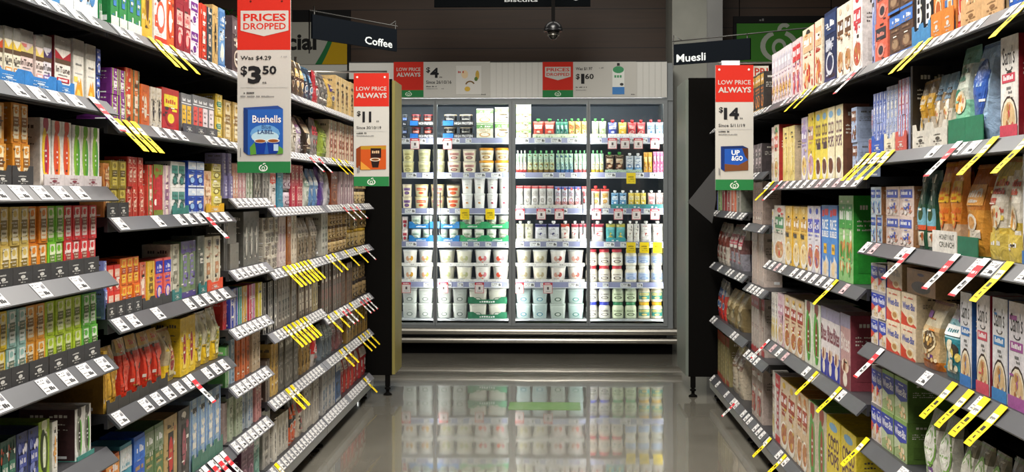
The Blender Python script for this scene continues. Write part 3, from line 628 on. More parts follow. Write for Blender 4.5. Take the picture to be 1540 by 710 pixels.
def low_sign(Y, a0, a1, c0, c1, price, since, pic, label, pr=(.22, .62)):
    h = c1-c0; w_ = a1-a0
    P = [('r', 0, 0, 1, .085, GREEN), ('r', 0, .705, 1, 1, REDS)]+logo(.5, .042, .12, .032, '#dfe8dc')+[('e', .1, .965, .03, .009, '#f0e8e4'), ('e', .88, .965, .03, .009, '#f0e8e4'),
        ('t', 'LOW PRICE', .07, .845, .93, .88, WHT, .008), ('t', 'ALWAYS', .07, .78, .94, .825, WHT, .03), ('t', '$', .09, .615, .2, .665, INKC, .02), ('t', price, pr[0], .565, pr[1], .66, INKC, .045), ('t', 'ea', .64, .567, .72, .58, INKC),
        ('t', since, .08, .505, .78, .53, INKC, .008), ('l', .08, .4, .462, .012, '#333', 10), ('l', .08, .58, .44, .009, '#888', 22), ('r', .04, .485, .96, .4875, '#bbb')]+pic
    return price_sign(Y, a0, a1, c0, c1, P, label)
low_sign(6.48, 532, 585, 110, 280, '11', 'Since 30/10/19', [('p', [(.07, .33), (.2, .355), (.2, .145), (.07, .17)], '#8a3c14'), ('p', [(.2, .355), (.92, .36), (.92, .15), (.2, .145)], '#c8551c'), ('r', .2, .325, .92, .355, '#b58a24'), ('r', .48, .25, .78, .335, '#2a1713'), ('l', .52, .74, .29, .02, '#d8b890', 4), ('p', [(.48, .24), (.74, .24), (.7, .165), (.53, .165)], '#241512'), ('e', .61, .235, .15, .016, '#e8d8c0'), ('e', .61, .235, .11, .01, '#7a4a24'), ('p', [(.2, .22), (.2, .145), (.5, .145)], '#e09a3a'), ('l', .1, .18, .12, .05, '#888', 2)],
         'hanging price sign reading $11 with an orange box, above the coffee shelves', (.25, .5))
low_sign(6.03, 1076, 1133, 98, 286, '14', 'Since 5/11/19', [('p', [(.14, .35), (.24, .33), (.24, .15), (.14, .17)], '#17357a'), ('p', [(.24, .33), (.86, .335), (.86, .16), (.24, .15)], '#2359b8'), ('p', [(.14, .35), (.72, .355), (.86, .335), (.24, .33)], '#1a2f66'), ('p', [(.24, .21), (.6, .2), (.86, .24), (.86, .16), (.24, .15)], '#7a4a2a'), ('p', [(.7, .335), (.86, .335), (.86, .24), (.78, .27)], '#5a3420'), ('t', 'UP', .42, .28, .64, .32, '#fff', .03), ('t', '&GO', .42, .235, .72, .275, '#fff', .03), ('l', .08, .13, .12, .05, '#888', 2)],
         'hanging price sign reading $14 with a blue box, at the muesli shelves')
# arms that carry the two smaller signs
for (Y, xs, xe, py, lab) in ((6.49, 1.4, .9, 107.5, 'thin grey sign arm holding the $11 price sign'), (6.04, .82, 1.35, 96.5, 'pale sign arm clipped over the $14 price sign')):
    sg = -1 if Y > 6.2 else 1; t = on_y(Y, 700)[1]; z = zat(t, py)
    e = tag(empty('sign_arm', (sg*xs, Y, z)), lab, 'sign arm')
    mb = MB(); L_ = abs(xe-xs); d_ = -sg*(-1 if sg > 0 else 1) if 0 else (1 if xe*sg > xs*sg else -1)
    mb.tube([(0, 0, 0), (sg*(xe-xs), 0, 0)], .006, 8); mb.build('rod', STEEL, e)
    if sg > 0: mb = MB(); mb.box(.02, .11, -.008, .008, -.012, .012); mb.build('clip', FSHELF, e)
    mb = MB(); mb.tube([(sg*(1.4-xs), 0, 0), (sg*(1.4-xs), 0, 2.1-z)], .007, 8); mb.build('post', STEEL, e)

# ---- blade signs standing on the gondolas, turned a little
NAVY = '#11161c'
def blade(name, txt, yl, yr, px0, px1, top0, top1, bot0, bot1, tx, label, cat='sign'):
    # board whose ends stand at different depths
    X0, t0 = on_y(yl, px0); X1, t1 = on_y(yr, px1)
    p0 = Vector((X0, yl, zat(t0, bot0))); p1 = Vector((X1, yr, zat(t1, bot1)))
    zt0, zt1 = zat(t0, top0), zat(t1, top1); zb_, zt_ = (p0.z+p1.z)/2, (zt0+zt1)/2
    h = zt_-zb_; L = math.hypot(p1.x-p0.x, p1.y-p0.y); a = math.atan2(p1.y-p0.y, p1.x-p0.x)
    e = tag(empty(name, (p0.x, p0.y, zb_), a), label, cat)
    mb = MB(); mb.box(0, L, 0, .012, 0, h, '#0d1116'); art_add(mb, [('t', txt)+tx+('#cdd3d4', .015)], lambda u_, v_, o: (L*u_, -o, h*v_)); mb.build('panel', BOARDM, e)
    return e, L, h
e, L, h = blade('aisle_sign', 'Coffee', 6.9, 7.55, 470, 597, 29, 37, 65, 71, (.60, .12, .94, .46), 'small black hanging sign reading Coffee above the coffee shelves')
mb = MB(); mb.tube([(-.02, .006, h+.02), (L+.01, .006, h+.02)], .004); mb.tube([(.02, .006, h), (.02, .006, h+.05)], .004); mb.tube([(L-.01, .006, h-.02), (L-.01, .006, h+.05), (L-.06, .006, h+.02)], .004); mb.build('wire_bracket', WIREM, e); mb = MB(); mb.tube([(-.02, .006, h+.02), (-.02, .006, 2.165-e.location.z)], .004); mb.build('post', BLACKM, e)
e, L, h = blade('aisle_sign', 'Muesli', 7.55, 7.25, 1013, 1128, 66, 58, 97, 90.5, (.04, .12, .43, .5), 'small black hanging sign reading Muesli in front of the concrete column')
mb = MB(); mb.tube([(-.01, .006, h+.02), (L+.42, .006, h+.03)], .004); mb.tube([(-.005, .006, -.02), (-.005, .006, h+.06), (.06, .006, h+.02)], .004); mb.tube([(L-.02, .006, h), (L-.02, .006, h+.03)], .004); mb.tube([(L+.42, .006, h+.03), (L+.42, .006, 2.165-e.location.z)], .006); mb.build('wire_bracket', WIREM, e)

# big aisle board hung from the ceiling, mostly above the picture
Yb = 9.0; X0, t0 = on_y(Yb, 653); X1, _ = on_y(Yb, 888); zb_ = zat(t0, 10.5)
e = tag(empty('hanging_aisle_board', (X0, Yb, zb_)), 'wide black hanging aisle board above the security camera', 'sign')
w_, h_ = X1-X0, .5
mb = MB(); mb.box(0, w_, 0, .03, 0, h_, '#0d1012'); k_ = (X1-X0)/235
art_add(mb, [('t', 'Biscuits', (759-653)/235, 7/1808*9/h_, (809-653)/235, .125, '#c9cdce', .015), ('t', '8', (861-653)/235, 8.5/1808*9/h_, (871-653)/235, .22, '#c9cdce', .02), ('t', 'Chips', (759-653)/235, .3, (795-653)/235, .42, '#c9cdce', .015)][:2], lambda u_, v_, o: (w_*u_, -o, h_*v_)); mb.build('panel', BOARDM, e)
for x in (.1, w_-.1):
    mb = MB(); mb.tube([(x, .015, h_), (x, .015, 4.39-zb_)], .004); mb.build('hanging_wire', BLACKM, e)

# security camera
Yc = 8.6; c = pt_y(Yc, 832, 45); pm = on_y(Yc, 832)[1]/FPX; rr_ = 14*pm
e = tag(empty('security_camera', (c.x, Yc, c.z)), 'black dome security camera hanging from a stem over the cross aisle', 'camera')
mb = MB(); mb.lathe([(rr_*.98, -.004)]+[(rr_*math.cos(R(a)), rr_*.95*math.sin(R(a))) for a in range(5, 90, 14)], seg=28, cols=None); mb.lathe([(rr_*1.03, -.012), (rr_*1.03, .004)], seg=28); mb.build('housing', flat_mat('black_camera_shell', '#131315', .3), e)
mb = MB(); mb.lathe([(rr_*.62*math.sin(R(a)), -.008-rr_*.95*math.cos(R(a))) for a in range(8, 60, 10)]+[(rr_*.66, -rr_*.3), (rr_*.7, -.012)], seg=28)
m, n, l, b = nodes_mat('smoked_dome'); b.inputs['Base Color'].default_value = lin('#24221f'); b.inputs['Roughness'].default_value = .08; tn = n.new('ShaderNodeTexNoise'); tn.inputs['Scale'].default_value = 9; mr = n.new('ShaderNodeMapRange'); mr.inputs[3].default_value = .05; mr.inputs[4].default_value = .12; l.new(tn.outputs['Fac'], mr.inputs[0]); l.new(mr.outputs[0], b.inputs['Roughness']); b.inputs['Coat Weight'].default_value = .6
mb.build('dome', m, e)
mb = MB(); mb.lathe([(rr_*.66, -rr_*.62), (rr_*.7, -rr_*.5)], seg=28); o = mb.build('lens_ring', STEEL, e); o['label'] = 'silver ring'
mb = MB(); mb.tube([(0, 0, rr_*.8), (0, 0, 4.39-c.z)], .013, 12); mb.build('stem', BLACKM, e)

# ---- boards on the far wall
Yw = 10.75
e = tag(empty('department_board', pt_y(Yw, 360, 97)), 'white department board ending in green and yellow behind the Coffee sign', 'sign')
a0, a1, c0, c1 = 330, 522, 33, 97
arcp = lambda r0, r1, col: ('p', [(u_, v_) for u_, v_ in [(U(525-(525-x0_)*1, a0, a1), 0) for x0_ in ()]], col)
def arc_poly(xl_top, xl_bot, xr_top, xr_bot, col):
    pts = []
    for i in range(9):
        t = i/8; s_ = math.sin(t*math.pi/2); pts.append((U(xl_bot+(xl_top-xl_bot)*s_, a0, a1), t))
    for i in range(8, -1, -1):
        t = i/8; s_ = math.sin(t*math.pi/2); pts.append((U(xr_bot+(xr_top-xr_bot)*s_, a0, a1), t))
    return ('p', pts, col)
prm = [arc_poly(499, 474, 505, 484, '#1f6a3a'), ('p', [(U(484, a0, a1), 0)]+[(U(484+(505-484)*math.sin(i/8*math.pi/2), a0, a1), i/8) for i in range(1, 9)]+[(1, 1), (1, 0)], '#b8940e'),
       ('t', 'Special', U(380, a0, a1), V(83, c0, c1), U(476, a0, a1), V(50, c0, c1), '#161616', .035)]
board('panel', Yw, a0, a1, c0, c1, '#a5a49a', prm, .02, e)
board('frame_top', Yw-.002, 440, 527, 15, 33, '#0c0c0d', [], .03, e); board('frame_side', Yw-.002, 522, 527, 33, 110, '#0c0c0d', [], .03, e)
board('shelf_front', Yw-.001, 430, 522, 97.5, 112, '#c9c8c0', [], .03, e)
e = tag(empty('department_board', pt_y(Yw, 1110, 94)), 'green board with a white leaf emblem behind the Muesli sign', 'sign')
a0, a1, c0, c1 = 1108, 1262, 35, 94
board('panel', Yw, a0, a1, c0, c1, '#3c7a28', logo(U(1172, a0, a1), V(64, c0, c1), .19, .5, '#a9b0a2'), .02, e)
board('frame_top', Yw-.002, 1103, 1262, 24, 34.5, '#0c0c0d', [('l', U(1142, 1103, 1262), U(1150, 1103, 1262), .3, .3, '#777', 2)], .03, e); board('frame_side', Yw-.002, 1103, 1107.7, 34.5, 94, '#0c0c0d', [], .03, e)
for px in (1112, 1250):
    mb = MB(); q = pt_y(Yw+.01, px, 26)-e.location; mb.tube([tuple(q), (q.x, q.y, 4.39-e.location.z)], .004); mb.build('hanging_wire', BLACKM, e)
e = tag(empty('price_sign', pt_y(7.3, 1134, 130)), 'partly hidden red and white card reading PR behind the cereal boxes', 'sign')
board('panel', 7.3, 1133, 1156, 99, 132, '#e4dccb', [('t', 'PRI', .08, .55, .95, .9, '#c9402e', .02), ('r', 0, 0, 1, .3, '#3a2a1c')], .004, e)

# faux greenery along the top of the far cabinets
def leafy(px0, px1, py0, py1, Y, label):
    p = pt_y(Y, (px0+px1)/2, py1); e = tag(empty('hanging_greenery', p), label, 'plant'); rr = random.Random(5)
    X0 = on_y(Y, px0)[0]-p.x; X1 = on_y(Y, px1)[0]-p.x; H = zat(on_y(Y, px0)[1], py0)-p.z
    mb = MB()
    for i in range(260):
        x = rr.uniform(X0, X1); z = rr.uniform(0, H)*(1-.5*abs((x-(X0+X1)/2)/(X1-X0))); y = rr.uniform(-.06, .06); a = rr.uniform(0, 6.28); l_ = rr.uniform(.03, .055); ti = rr.uniform(-.9, .5)
        d = Vector((math.cos(a)*math.cos(ti), math.sin(a)*math.cos(ti), math.sin(ti))); s_ = d.cross(Vector((0, 0, 1))).normalized()*l_*.3; q = Vector((x, y, z)); m_ = q+d*l_*.5+Vector((0, 0, .006))
        mb.add([tuple(q), tuple(m_+s_), tuple(q+d*l_), tuple(m_-s_)], [(0, 1, 2, 3)], rr.choice(['#2c6a22', '#3c8a2c', '#1f4f1a', '#4a9a38']))
    mb.build('leaves', PLASTIC, e)
    mb = MB(); mb.box(X0, X1, -.08, .08, -.362, 0.0, '#20241c'); mb.build('trough', PLASTIC, e)
leafy(302, 358, 10, 52, 10.6, 'green leafy plant on top of the far cabinets behind the tea boxes')
mb = MB(); X0 = on_y(10.6, 250)[0]; X1 = on_y(10.6, 527)[0]; mb.box(X0, X1, 10.4, 10.9, 0, zat(10.6, 112.5)); tag(mb.build('far_cabinet', flat_mat('far_cabinet_white', '#8a8a85', .5)), 'pale cabinet behind the coffee shelves carrying the department board', 'cabinet')

# floor sticker
mb = MB(); xa, _ = on_y(7.85, 767); xb, _ = on_y(7.85, 872); mb.box(xa, xb, 7.54, 7.82, .0003, .0011, '#6aa23c')
tag(mb.build('floor_sticker', flat_mat('green_vinyl', '#56802e', .25, nscale=8)), 'green rectangular sticker on the polished floor before the fridge', 'floor sticker')
# loose grey card hung at the end of the muesli shelves
Yd = 7.6; pts = [pt_y(Yd, 1076, 252), pt_y(Yd, 1034, 304), pt_y(Yd, 1071, 336), pt_y(Yd, 1077, 300)]
mb = MB(); q = [(p.x-pts[0].x, 0.0, p.z-pts[0].z) for p in pts]; q2 = [(x, y+.003, z) for x, y, z in q]
mb.add(q+q2, [(0, 1, 2, 3), (7, 6, 5, 4)]+[(i, 4+i, 4+(i+1) % 4, (i+1) % 4) for i in range(4)], '#3e3e3e')
e = tag(empty('hanging_card', pts[0]), 'tilted grey card hanging off the end of the muesli shelves', 'card'); mb.build('card', print_mat('grey_card', .5), e)
mb = MB(); mb.tube([(0, .0015, -.004), (-.012, .0015, -.012), (1.026-pts[0].x, .0015, 1.463-pts[0].z), (1.026-pts[0].x, .0015, 1.452-pts[0].z)], .0025); mb.build('wire_hook', WIREM, e)

# ================================================================ stock on the shelves
RECS = []            # (object, shelf name, description, layer word, order along, category, group)
LAYERS = {1: [''], 2: ['lower', 'upper'], 3: ['bottom', 'middle', 'top'], 4: ['lowest', 'second lowest', 'second highest', 'highest']}
rp = random.Random(21)
FACE = .0445
CATS = {'box': 'box', 'carton': 'carton', 'bag': 'bag', 'pouch': 'pouch', 'tub': 'tub', 'jar': 'jar', 'tin': 'tin', 'pack': 'pack'}
def cat_of(name): return CATS.get(name.split('_')[-1], name.split('_')[-1])
def place(me_or_root, name, loc, rz, shelf, desc, layer, pos):
    RECS.append([me_or_root, shelf, desc, layer, pos, cat_of(name)])
def tag_named(me, name):
    me.name = name
def run(key, x0, x1, n, H, s, kind, style, c, name, desc, **k):
    """n columns of one product, s high, between two picture columns on the product face plane; H is the height of the
    whole stack, in metres when below 3, otherwise in picture rows at the run's middle"""
    sg, yb0, yb1, zs = BAYS[key[0]][:4]; i = int(key[1:]); X = sg*(LIP[sg]+FACE); z = zs[i]+.0365+k.get('lift', 0)
    ya, ta = on_x(X, x0); yb, tb = on_x(X, x1)
    ya, yb = sorted((ya, yb)); ya = max(ya, yb0+.006); yb = min(yb, yb1-.006)
    if yb-ya < .004: return
    tm = (ta+tb)/2; Hm = H if H < 3 else H*tm/FPX
    if i > 0: Hm = min(Hm, zs[i-1]-.006-z)
    pw = (yb-ya)/n; w_ = pw*k.get('fill', .93 if key[0] in 'CDE' else .965); h = Hm/s-.0006; d = k.get('d', min(.3, max(.07, w_*1.1)))
    if kind == 'b': me = carton_mesh(w_, d, h, c, style, k.get('side'), top=k.get('top'))
    elif kind == 'g': me = bag_mesh(w_, k.get('d', max(.05, w_*.62)), h, c, style, k.get('zones'), k.get('neck', .8), int(x0))
    elif kind == 'c':       # tin or jar
        r = min(w_, .14)/2; mb = MB()
        mb.lathe([(r*.96, 0), (r, h*.03), (r, h*.8), (r*.96, h*.82)], 0, r, 18, [c[0], c[1], c[0]])
        art_add(mb, STY[style](c), lambda u, v, o: ((r+o)*math.sin((u-.5)*1.9), r-(r+o)*math.cos((u-.5)*1.9), h*(.05+.72*v)), curved=True, eps0=.0008)
        me = mb.mesh('tin', PLASTIC); lid = MB(); lid.lathe([(r*.97, h*.815), (r*1.01, h*.83), (r*1.01, h*.97), (r*.95, h*.995)], 0, r, 18, k.get('lid', '#333'))
        lidm = lid.mesh('lid', PLASTIC)
    rz = -sg*math.pi/2
    for a in range(n):
        for b in range(s):
            if (a, b) in k.get('skip', ()): continue
            y = ya+pw*(a+.5); xx = X+sg*(rp.uniform(0, .006) if kind != 'g' else rp.uniform(0, .004))*(2.4 if key[0] in 'CDEFG' else 1)+sg*k.get('back', .005 if kind == 'g' else 0)
            o = link(name, me, None, (xx, y, z+b*Hm/s), rz)
            if kind == 'c': link('lid', lidm, o)
            if kind == 'g': o.scale = (1, rp.uniform(.93, 1.0), rp.uniform(.965, 1.0))
            RECS.append([o, SHELFNAME[key], desc, LAYERS[s][b], y, cat_of(name)])
def tray(key, x0, x1, n, Hm, col, desc, notch=True, d=.16, ink='#d8d6d0', words=True, txt=None):
    """low display tray of printed card: stepped front with a notch, sides and foot"""
    sg, yb0, yb1, zs = BAYS[key[0]][:4]; i = int(key[1:]); X = sg*(LIP[sg]+FACE); z = zs[i]+.0363
    ya, yb = sorted((on_x(X, x0)[0], on_x(X, x1)[0])); ya = max(ya, yb0+.006); yb = min(yb, yb1-.006); pw = (yb-ya)/n; w_ = pw-.0012; h = Hm
    mb = MB(); e = .0012
    if notch: pts = [(-w_/2, 0), (w_/2, 0), (w_/2, h), (w_*.3, h), (w_*.22, h*.72), (-w_*.22, h*.72), (-w_*.3, h), (-w_/2, h)]
    else: pts = [(-w_/2, 0), (w_/2, 0), (w_/2, h), (-w_/2, h)]
    mb.prism(pts, -.0055, -.0043, 'y', col); mb.box(-w_/2, -w_/2+.0006, -.0043, -.0032, 0, h*.95, col); mb.box(w_/2-.0006, w_/2, -.0043, -.0032, 0, h*.95, col); mb.box(-w_/2, w_/2, -.0043, d, 0, .0008, col)
    if txt: art_add(mb, [('t', t_, .3, .6-.34*q, .9, .84-.34*q, ink, .0) for q, t_ in enumerate(txt)], lambda u, v, o: (-w_/2+w_*u, -.0055-o, h*v))
    elif words: art_add(mb, [('l', .28, .72, .6, .07, ink, 7), ('e', .5, .42, .12, .1, ink), ('l', .2, .8, .24, .07, ink, 10), ('l', .38, .62, .1, .05, ink, 4)], lambda u, v, o: (-w_/2+w_*u, -.0055-o, h*(.72 if notch else 1)*v))
    me = mb.mesh('display_tray', CARD)
    for a in range(n):
        y = ya+pw*(a+.5); o = link('display_tray', me, None, (X, y, z), -sg*math.pi/2)
        RECS.append([o, SHELFNAME[key], desc, '', y, 'tray'])

TB, TC, CB, CT, CP, CE, MBg, SB = 'tea_box', 'tea_carton', 'coffee_box', 'coffee_tin', 'coffee_bag', 'cereal_box', 'muesli_bag', 'snack_bar_pack'
L4 = .0012
# ---------- front tea bay
run('A0', -14, 92, 3, .3, 1, 'b', 'band', ['#dfe6ea', '#4b8cc4', '#9cb8cc'], TB, 'white and blue tea box')
run('A0', 92, 150, 3, .3, 1, 'b', 'small', ['#e8ecee', '#7fb2d8', '#4a86c0'], TB, 'white box with pale blue panel')
run('A0', 152, 168, 2, .3, 1, 'b', 'word', ['#2f8f52', '#e9ece6', '#6a58b0'], TC, 'green carton with white and purple print')
run('B0', 168, 214, 4, .3, 1, 'b', 'word', ['#2f8a4a', '#dfe4dc', '#3f7fc0'], TC, 'green carton with white and blue print')
run('B0', 215, 231, 1, .3, 1, 'b', 'oval', ['#d8b23c', '#5a3a1c', '#c8a030'], TB, 'mustard yellow box with a dark oval')
run('B0', 232, 251, 1, .32, 1, 'b', 'band', ['#e9e0dc', '#c8402e', '#d8563c'], TB, 'white tea box with red print', lift=L4)
run('B0', 252, 264, 1, .31, 1, 'b', 'small', ['#e2622e', '#f0e2d8', '#c8421e'], TB, 'orange red tea box')
run('B0', 265, 287, 2, .32, 2, 'b', 'small', ['#8e2230', '#d8a8a0', '#b83a42'], TB, 'crimson tea box')
run('B0', 288, 301, 1, .31, 3, 'b', 'small', ['#e8dce6', '#6a2a84', '#f0e8f0'], TC, 'white and purple carton')
run('B0', 302, 311, 1, .2, 1, 'b', 'stripe', ['#d8432c', '#b82e1c', '#f0d8cc'], TB, 'slim red tea box')
run('B0', 312, 320, 1, .2, 1, 'b', 'stripe', ['#2e3a44', '#46606a', '#c8b8a8'], TB, 'slim dark slate tea box')
run('B0', 321, 329, 1, .22, 1, 'b', 'oval', ['#c8a468', '#1c1a18', '#c8a468'], TB, 'kraft brown tea box with black label')
run('B0', 330, 348, 1, .22, 1, 'b', 'band', ['#6a94c4', '#4a78b0', '#c8d4e0', '#e8e2d0'], TB, 'sky blue tea box')
run('A1', -14, 8, 1, 84, 1, 'b', 'intune', ['#e8dfc8', '#d8562c', '#d8432c'], TB, 'white tea box with red flash', lift=L4)
run('A1', 8, 32, 2, 83, 1, 'b', 'intune', ['#ece4cc', '#e8c23c', '#e0942c'], TB, 'white tea box with yellow flash', lift=L4)
run('A1', 33, 53, 1, 84, 1, 'b', 'intune', ['#e8cfc8', '#e6d27a', '#e08078'], TB, 'pink tea box with yellow flash', lift=L4)
run('A1', 54, 66, 1, 79, 1, 'b', 'intune', ['#ecd8d0', '#e4c86a', '#e8a8a0'], TB, 'slim pink tea box', lift=L4)
run('A1', 67, 81, 1, 82, 1, 'b', 'intune', ['#e4dde2', '#4a3468', '#7a5a9a'], TB, 'white tea box with purple flash', lift=L4)
run('A1', 84, 108, 1, 84, 1, 'b', 'intune', ['#efe6dc', '#b0202e', '#b8202e'], TB, 'white tea box with crimson flash', lift=L4, side='#7a2228')
run('A1', 112, 128, 1, 86, 1, 'b', 'flame', ['#e6e2d6', '#e8a02c', '#f0d060'], TB, 'white tea box with orange flame')
run('A1', 131, 145, 1, 82, 1, 'b', 'flame', ['#e6e2d6', '#e8a02c', '#f0d060'], TB, 'white tea box with orange flame')
run('A1', 146, 152, 1, 78, 2, 'b', 'small', ['#2a3c7c', '#4a64c0', '#e8e8f0'], TC, 'navy blue tea carton')
tray('A1', -14, 33, 1, .035, '#2f7fc8', 'bright blue display tray', ink='#cfe2f4'); tray('A1', 33, 82, 1, .035, '#2f7fc8', 'bright blue display tray', ink='#cfe2f4'); tray('A1', 83, 109, 1, .03, '#2f7fc8', 'bright blue display tray', ink='#cfe2f4')
run('A2', -14, 10, 1, .185, 2, 'b', 'tea', ['#d8963a', '#ecd9b0', '#7a4a1c'], TB, 'amber tea box', lift=L4)
run('A2', 20, 46, 2, .19, 2, 'b', 'tea', ['#d98f2c', '#f0e2c0', '#8a5a24'], TB, 'orange gold tea box', lift=L4)
run('A2', 64, 80, 1, .165, 1, 'b', 'leaf', ['#ece8e0', '#f0c82c', '#a8284a', '#d8382c'], TC, 'white carton with yellow leaf', lift=L4, side='#cfc9c0', d=.12)
run('A2', 81, 110, 2, .162, 1, 'b', 'leaf', ['#ece8e0', '#e0562c', '#d8472a', '#f09a3a'], TC, 'white carton with orange leaf', lift=L4, d=.12)
run('A2', 111, 150, 3, .158, 1, 'b', 'leaf', ['#ece8e0', '#8ac030', '#6aa82c', '#3f9a3c'], TC, 'white carton with green leaf', lift=L4, d=.12)
tray('A2', -14, 14, 1, .045, '#38383a', 'black display tray'); tray('A2', 15, 47, 1, .045, '#38383a', 'black display tray')
tray('A2', 63, 150, 3, .028, '#d8cfd0', 'low white and maroon tray', ink='#8a3a4a', notch=False)
run('A3', -14, 45, 4, 0.18, 2, 'b', 'tea', ['#e0c468', '#f2e8c8', '#8a7434'], TB, 'pale gold tea box', lift=L4)
run('A3', 45, 72, 2, 0.18, 2, 'b', 'tea', ['#f09028', '#f4e4c4', '#8a6a3a'], TB, 'bright orange tea box', lift=L4)
run('A3', 72, 98, 2, 0.18, 2, 'b', 'tea', ['#7cc82c', '#e8f0c8', '#6a8a3c'], TB, 'lime green tea box', lift=L4)
run('A3', 98, 146, 4, 0.18, 2, 'b', 'tea', ['#e2383c', '#f6e2dc', '#96544a'], TB, 'red tea box', lift=L4)
tray('A3', -14, 16, 1, .042, '#39393b', 'black display tray', notch=False); tray('A3', 16, 146, 5, .042, '#39393b', 'black display tray', notch=False)
run('A4', -14, 12, 2, 0.175, 2, 'b', 'tea', ['#f0d02c', '#f0e6b8', '#7a6a3a'], TB, 'lemon yellow tea box', lift=L4)
run('A4', 12, 40, 2, 0.175, 2, 'b', 'tea', ['#9cc8c0', '#e8f0ea', '#6a7a6a'], TB, 'pale teal tea box', lift=L4)
run('A4', 41, 70, 2, 0.175, 2, 'b', 'tea', ['#eda53a', '#f4e4c0', '#8a6a3a'], TB, 'tangerine tea box', lift=L4)
run('A4', 71, 125, 4, 0.175, 2, 'b', 'tea', ['#bcd838', '#e6eeb8', '#6f7c3a'], TB, 'yellow green tea box', lift=L4)
run('A4', 125, 148, 2, 0.175, 2, 'b', 'tea', ['#6cc048', '#e4f0d8', '#54743c'], TB, 'leaf green tea box', lift=L4)
tray('A4', -14, 40, 2, .045, '#39393b', 'black display tray', notch=False); tray('A4', 41, 70, 1, .045, '#39393b', 'black display tray', notch=False); tray('A4', 71, 148, 3, .045, '#39393b', 'black display tray', notch=False)
run('A5', -14, 27, 3, 0.137, 1, 'b', 'dots', ['#2f5a4c', '#3f7a64', '#e8e4d8', '#c8583c', '#274a40'], TB, 'dark green patterned tea box', d=.14)
run('A5', 28, 60, 2, 0.137, 1, 'b', 'dots', ['#3a4478', '#4a56a0', '#e6e4ec', '#7a86c0', '#2c345c'], TB, 'navy patterned tea box', d=.14, side='#8a8a88')
run('A5', 61, 78, 1, 0.142, 1, 'b', 'leaf', ['#9ab83a', '#2c3a1c', '#e6ecc8', '#4a5a24'], TB, 'lime tea box with black leaf', d=.14)
run('A5', 79, 87, 1, 0.13, 1, 'b', 'oval', ['#e8e4da', '#e0962c', '#efe8da'], TB, 'white tea box with orange spot', d=.14)
run('A5', 114, 138, 2, 0.135, 1, 'b', 'leaf', ['#e9e6e0', '#8a8f80', '#3a3430', '#5aa83c'], TB, 'tall white tea box with dark leaf', d=.15, side='#4a2e30')
tray('A5', 113, 139, 1, .012, '#3f8a80', 'flat teal tray', notch=False, words=False)
# ---------- second tea bay
run('B1', 168, 190, 2, 78, 2, 'b', 'stripe', ['#8a3a8e', '#a8c060', '#e4d8e4'], TB, 'purple and green tea box', side='#7a2f86', d=.1)
run('B1', 191, 201, 1, 83, 1, 'b', 'stripe', ['#c8402c', '#d8803c', '#f0dcb8'], TB, 'tall red and amber box')
run('B1', 202, 213, 1, 81, 1, 'b', 'stripe', ['#d87a3a', '#3a7a5c', '#f0d8c0'], TB, 'tall orange box with green print')
run('B1', 214, 227, 1, 62, 1, 'b', 'oval', ['#dc6a2c', '#f0e0c8', '#e0803c'], TB, 'orange tea box with round emblem')
run('B1', 228, 244, 2, 60, 1, 'b', 'oval', ['#ece2d0', '#3a3430', '#e0d4bc'], TB, 'cream tea box with black sign')
run('B1', 246, 272, 1, 62, 1, 'b', 'small', ['#c42a22', '#f0dc2c', '#c42a22'], 'promotion_box', 'red stand-up box with yellow panel', side='#c42a22', d=.05)
run('B1', 274, 290, 2, 58, 1, 'b', 'card', ['#77787a', '#e8b82c'], TB, 'grey box with yellow label', lift=L4); run('B1', 290, 306, 2, 58, 1, 'b', 'card', ['#77787a', '#e4564c'], TB, 'grey box with coral label', lift=L4); run('B1', 306, 324, 2, 57, 1, 'b', 'card', ['#77787a', '#e8d8da'], TB, 'grey box with pale pink label', lift=L4)
tray('B1', 273, 325, 3, .03, '#48484c', 'charcoal display tray', notch=False)
run('B1', 326, 336, 1, 66, 2, 'b', 'tea', ['#d0b030', '#e8d890', '#3a8a6a'], TB, 'mustard tea box', side='#b89a3a')
run('B2', 150, 166, 1, 82, 2, 'b', 'dots', ['#d89050', '#e8c490', '#b8502c', '#f0dcb8', '#c87838'], TB, 'orange floral tea box', lift=L4)
run('B2', 167, 191, 2, 84, 2, 'b', 'tea', ['#a89432', '#e2cf5c', '#6a5a20'], TB, 'olive gold tea box', lift=L4)
run('B2', 192, 217, 3, 89, 2, 'b', 'stripe', ['#c8362c', '#d8604c', '#f0c8b0'], TB, 'red tea box with fine stripes')
run('B2', 224, 232, 1, 76, 1, 'b', 'stripe', ['#d85040', '#5a8a4c', '#f0d8c8'], TB, 'slim coral tea box')
run('B2', 233, 247, 1, 76, 1, 'b', 'word', ['#b41c24', '#7a8a2c', '#c83038'], TB, 'deep red tea box', side='#8a1a20')
run('B2', 248, 257, 1, 74, 1, 'b', 'stripe', ['#e8d4c8', '#b88ab0', '#8a5a7a'], TB, 'cream and mauve tea box')
run('B2', 258, 281, 2, 78, 2, 'b', 'small', ['#e4e2de', '#4a8a80', '#2c5a54'], TB, 'white and teal tea box', lift=L4)
run('B2', 283, 307, 2, 78, 2, 'b', 'band', ['#2a50b8', '#dfe8f4', '#1c3a9a', '#9cc4ec'], TB, 'royal blue and white tea box')
run('B2', 308, 319, 1, 62, 1, 'b', 'dots', ['#e2b890', '#f0d8b8', '#c8885c', '#e8c8a0', '#d8a070'], TB, 'peach tea box', lift=L4)
run('B2', 320, 334, 1, 72, 3, 'b', 'small', ['#cfc050', '#e8e0a0', '#8a7c2c'], TB, 'olive yellow tea box', lift=L4)
tray('B2', 150, 191, 2, .042, '#39393b', 'black display tray', notch=False); tray('B2', 257, 282, 1, .028, '#2f7a72', 'teal display tray', words=False); tray('B2', 308, 335, 1, .032, '#e0ac1c', 'golden yellow display tray')
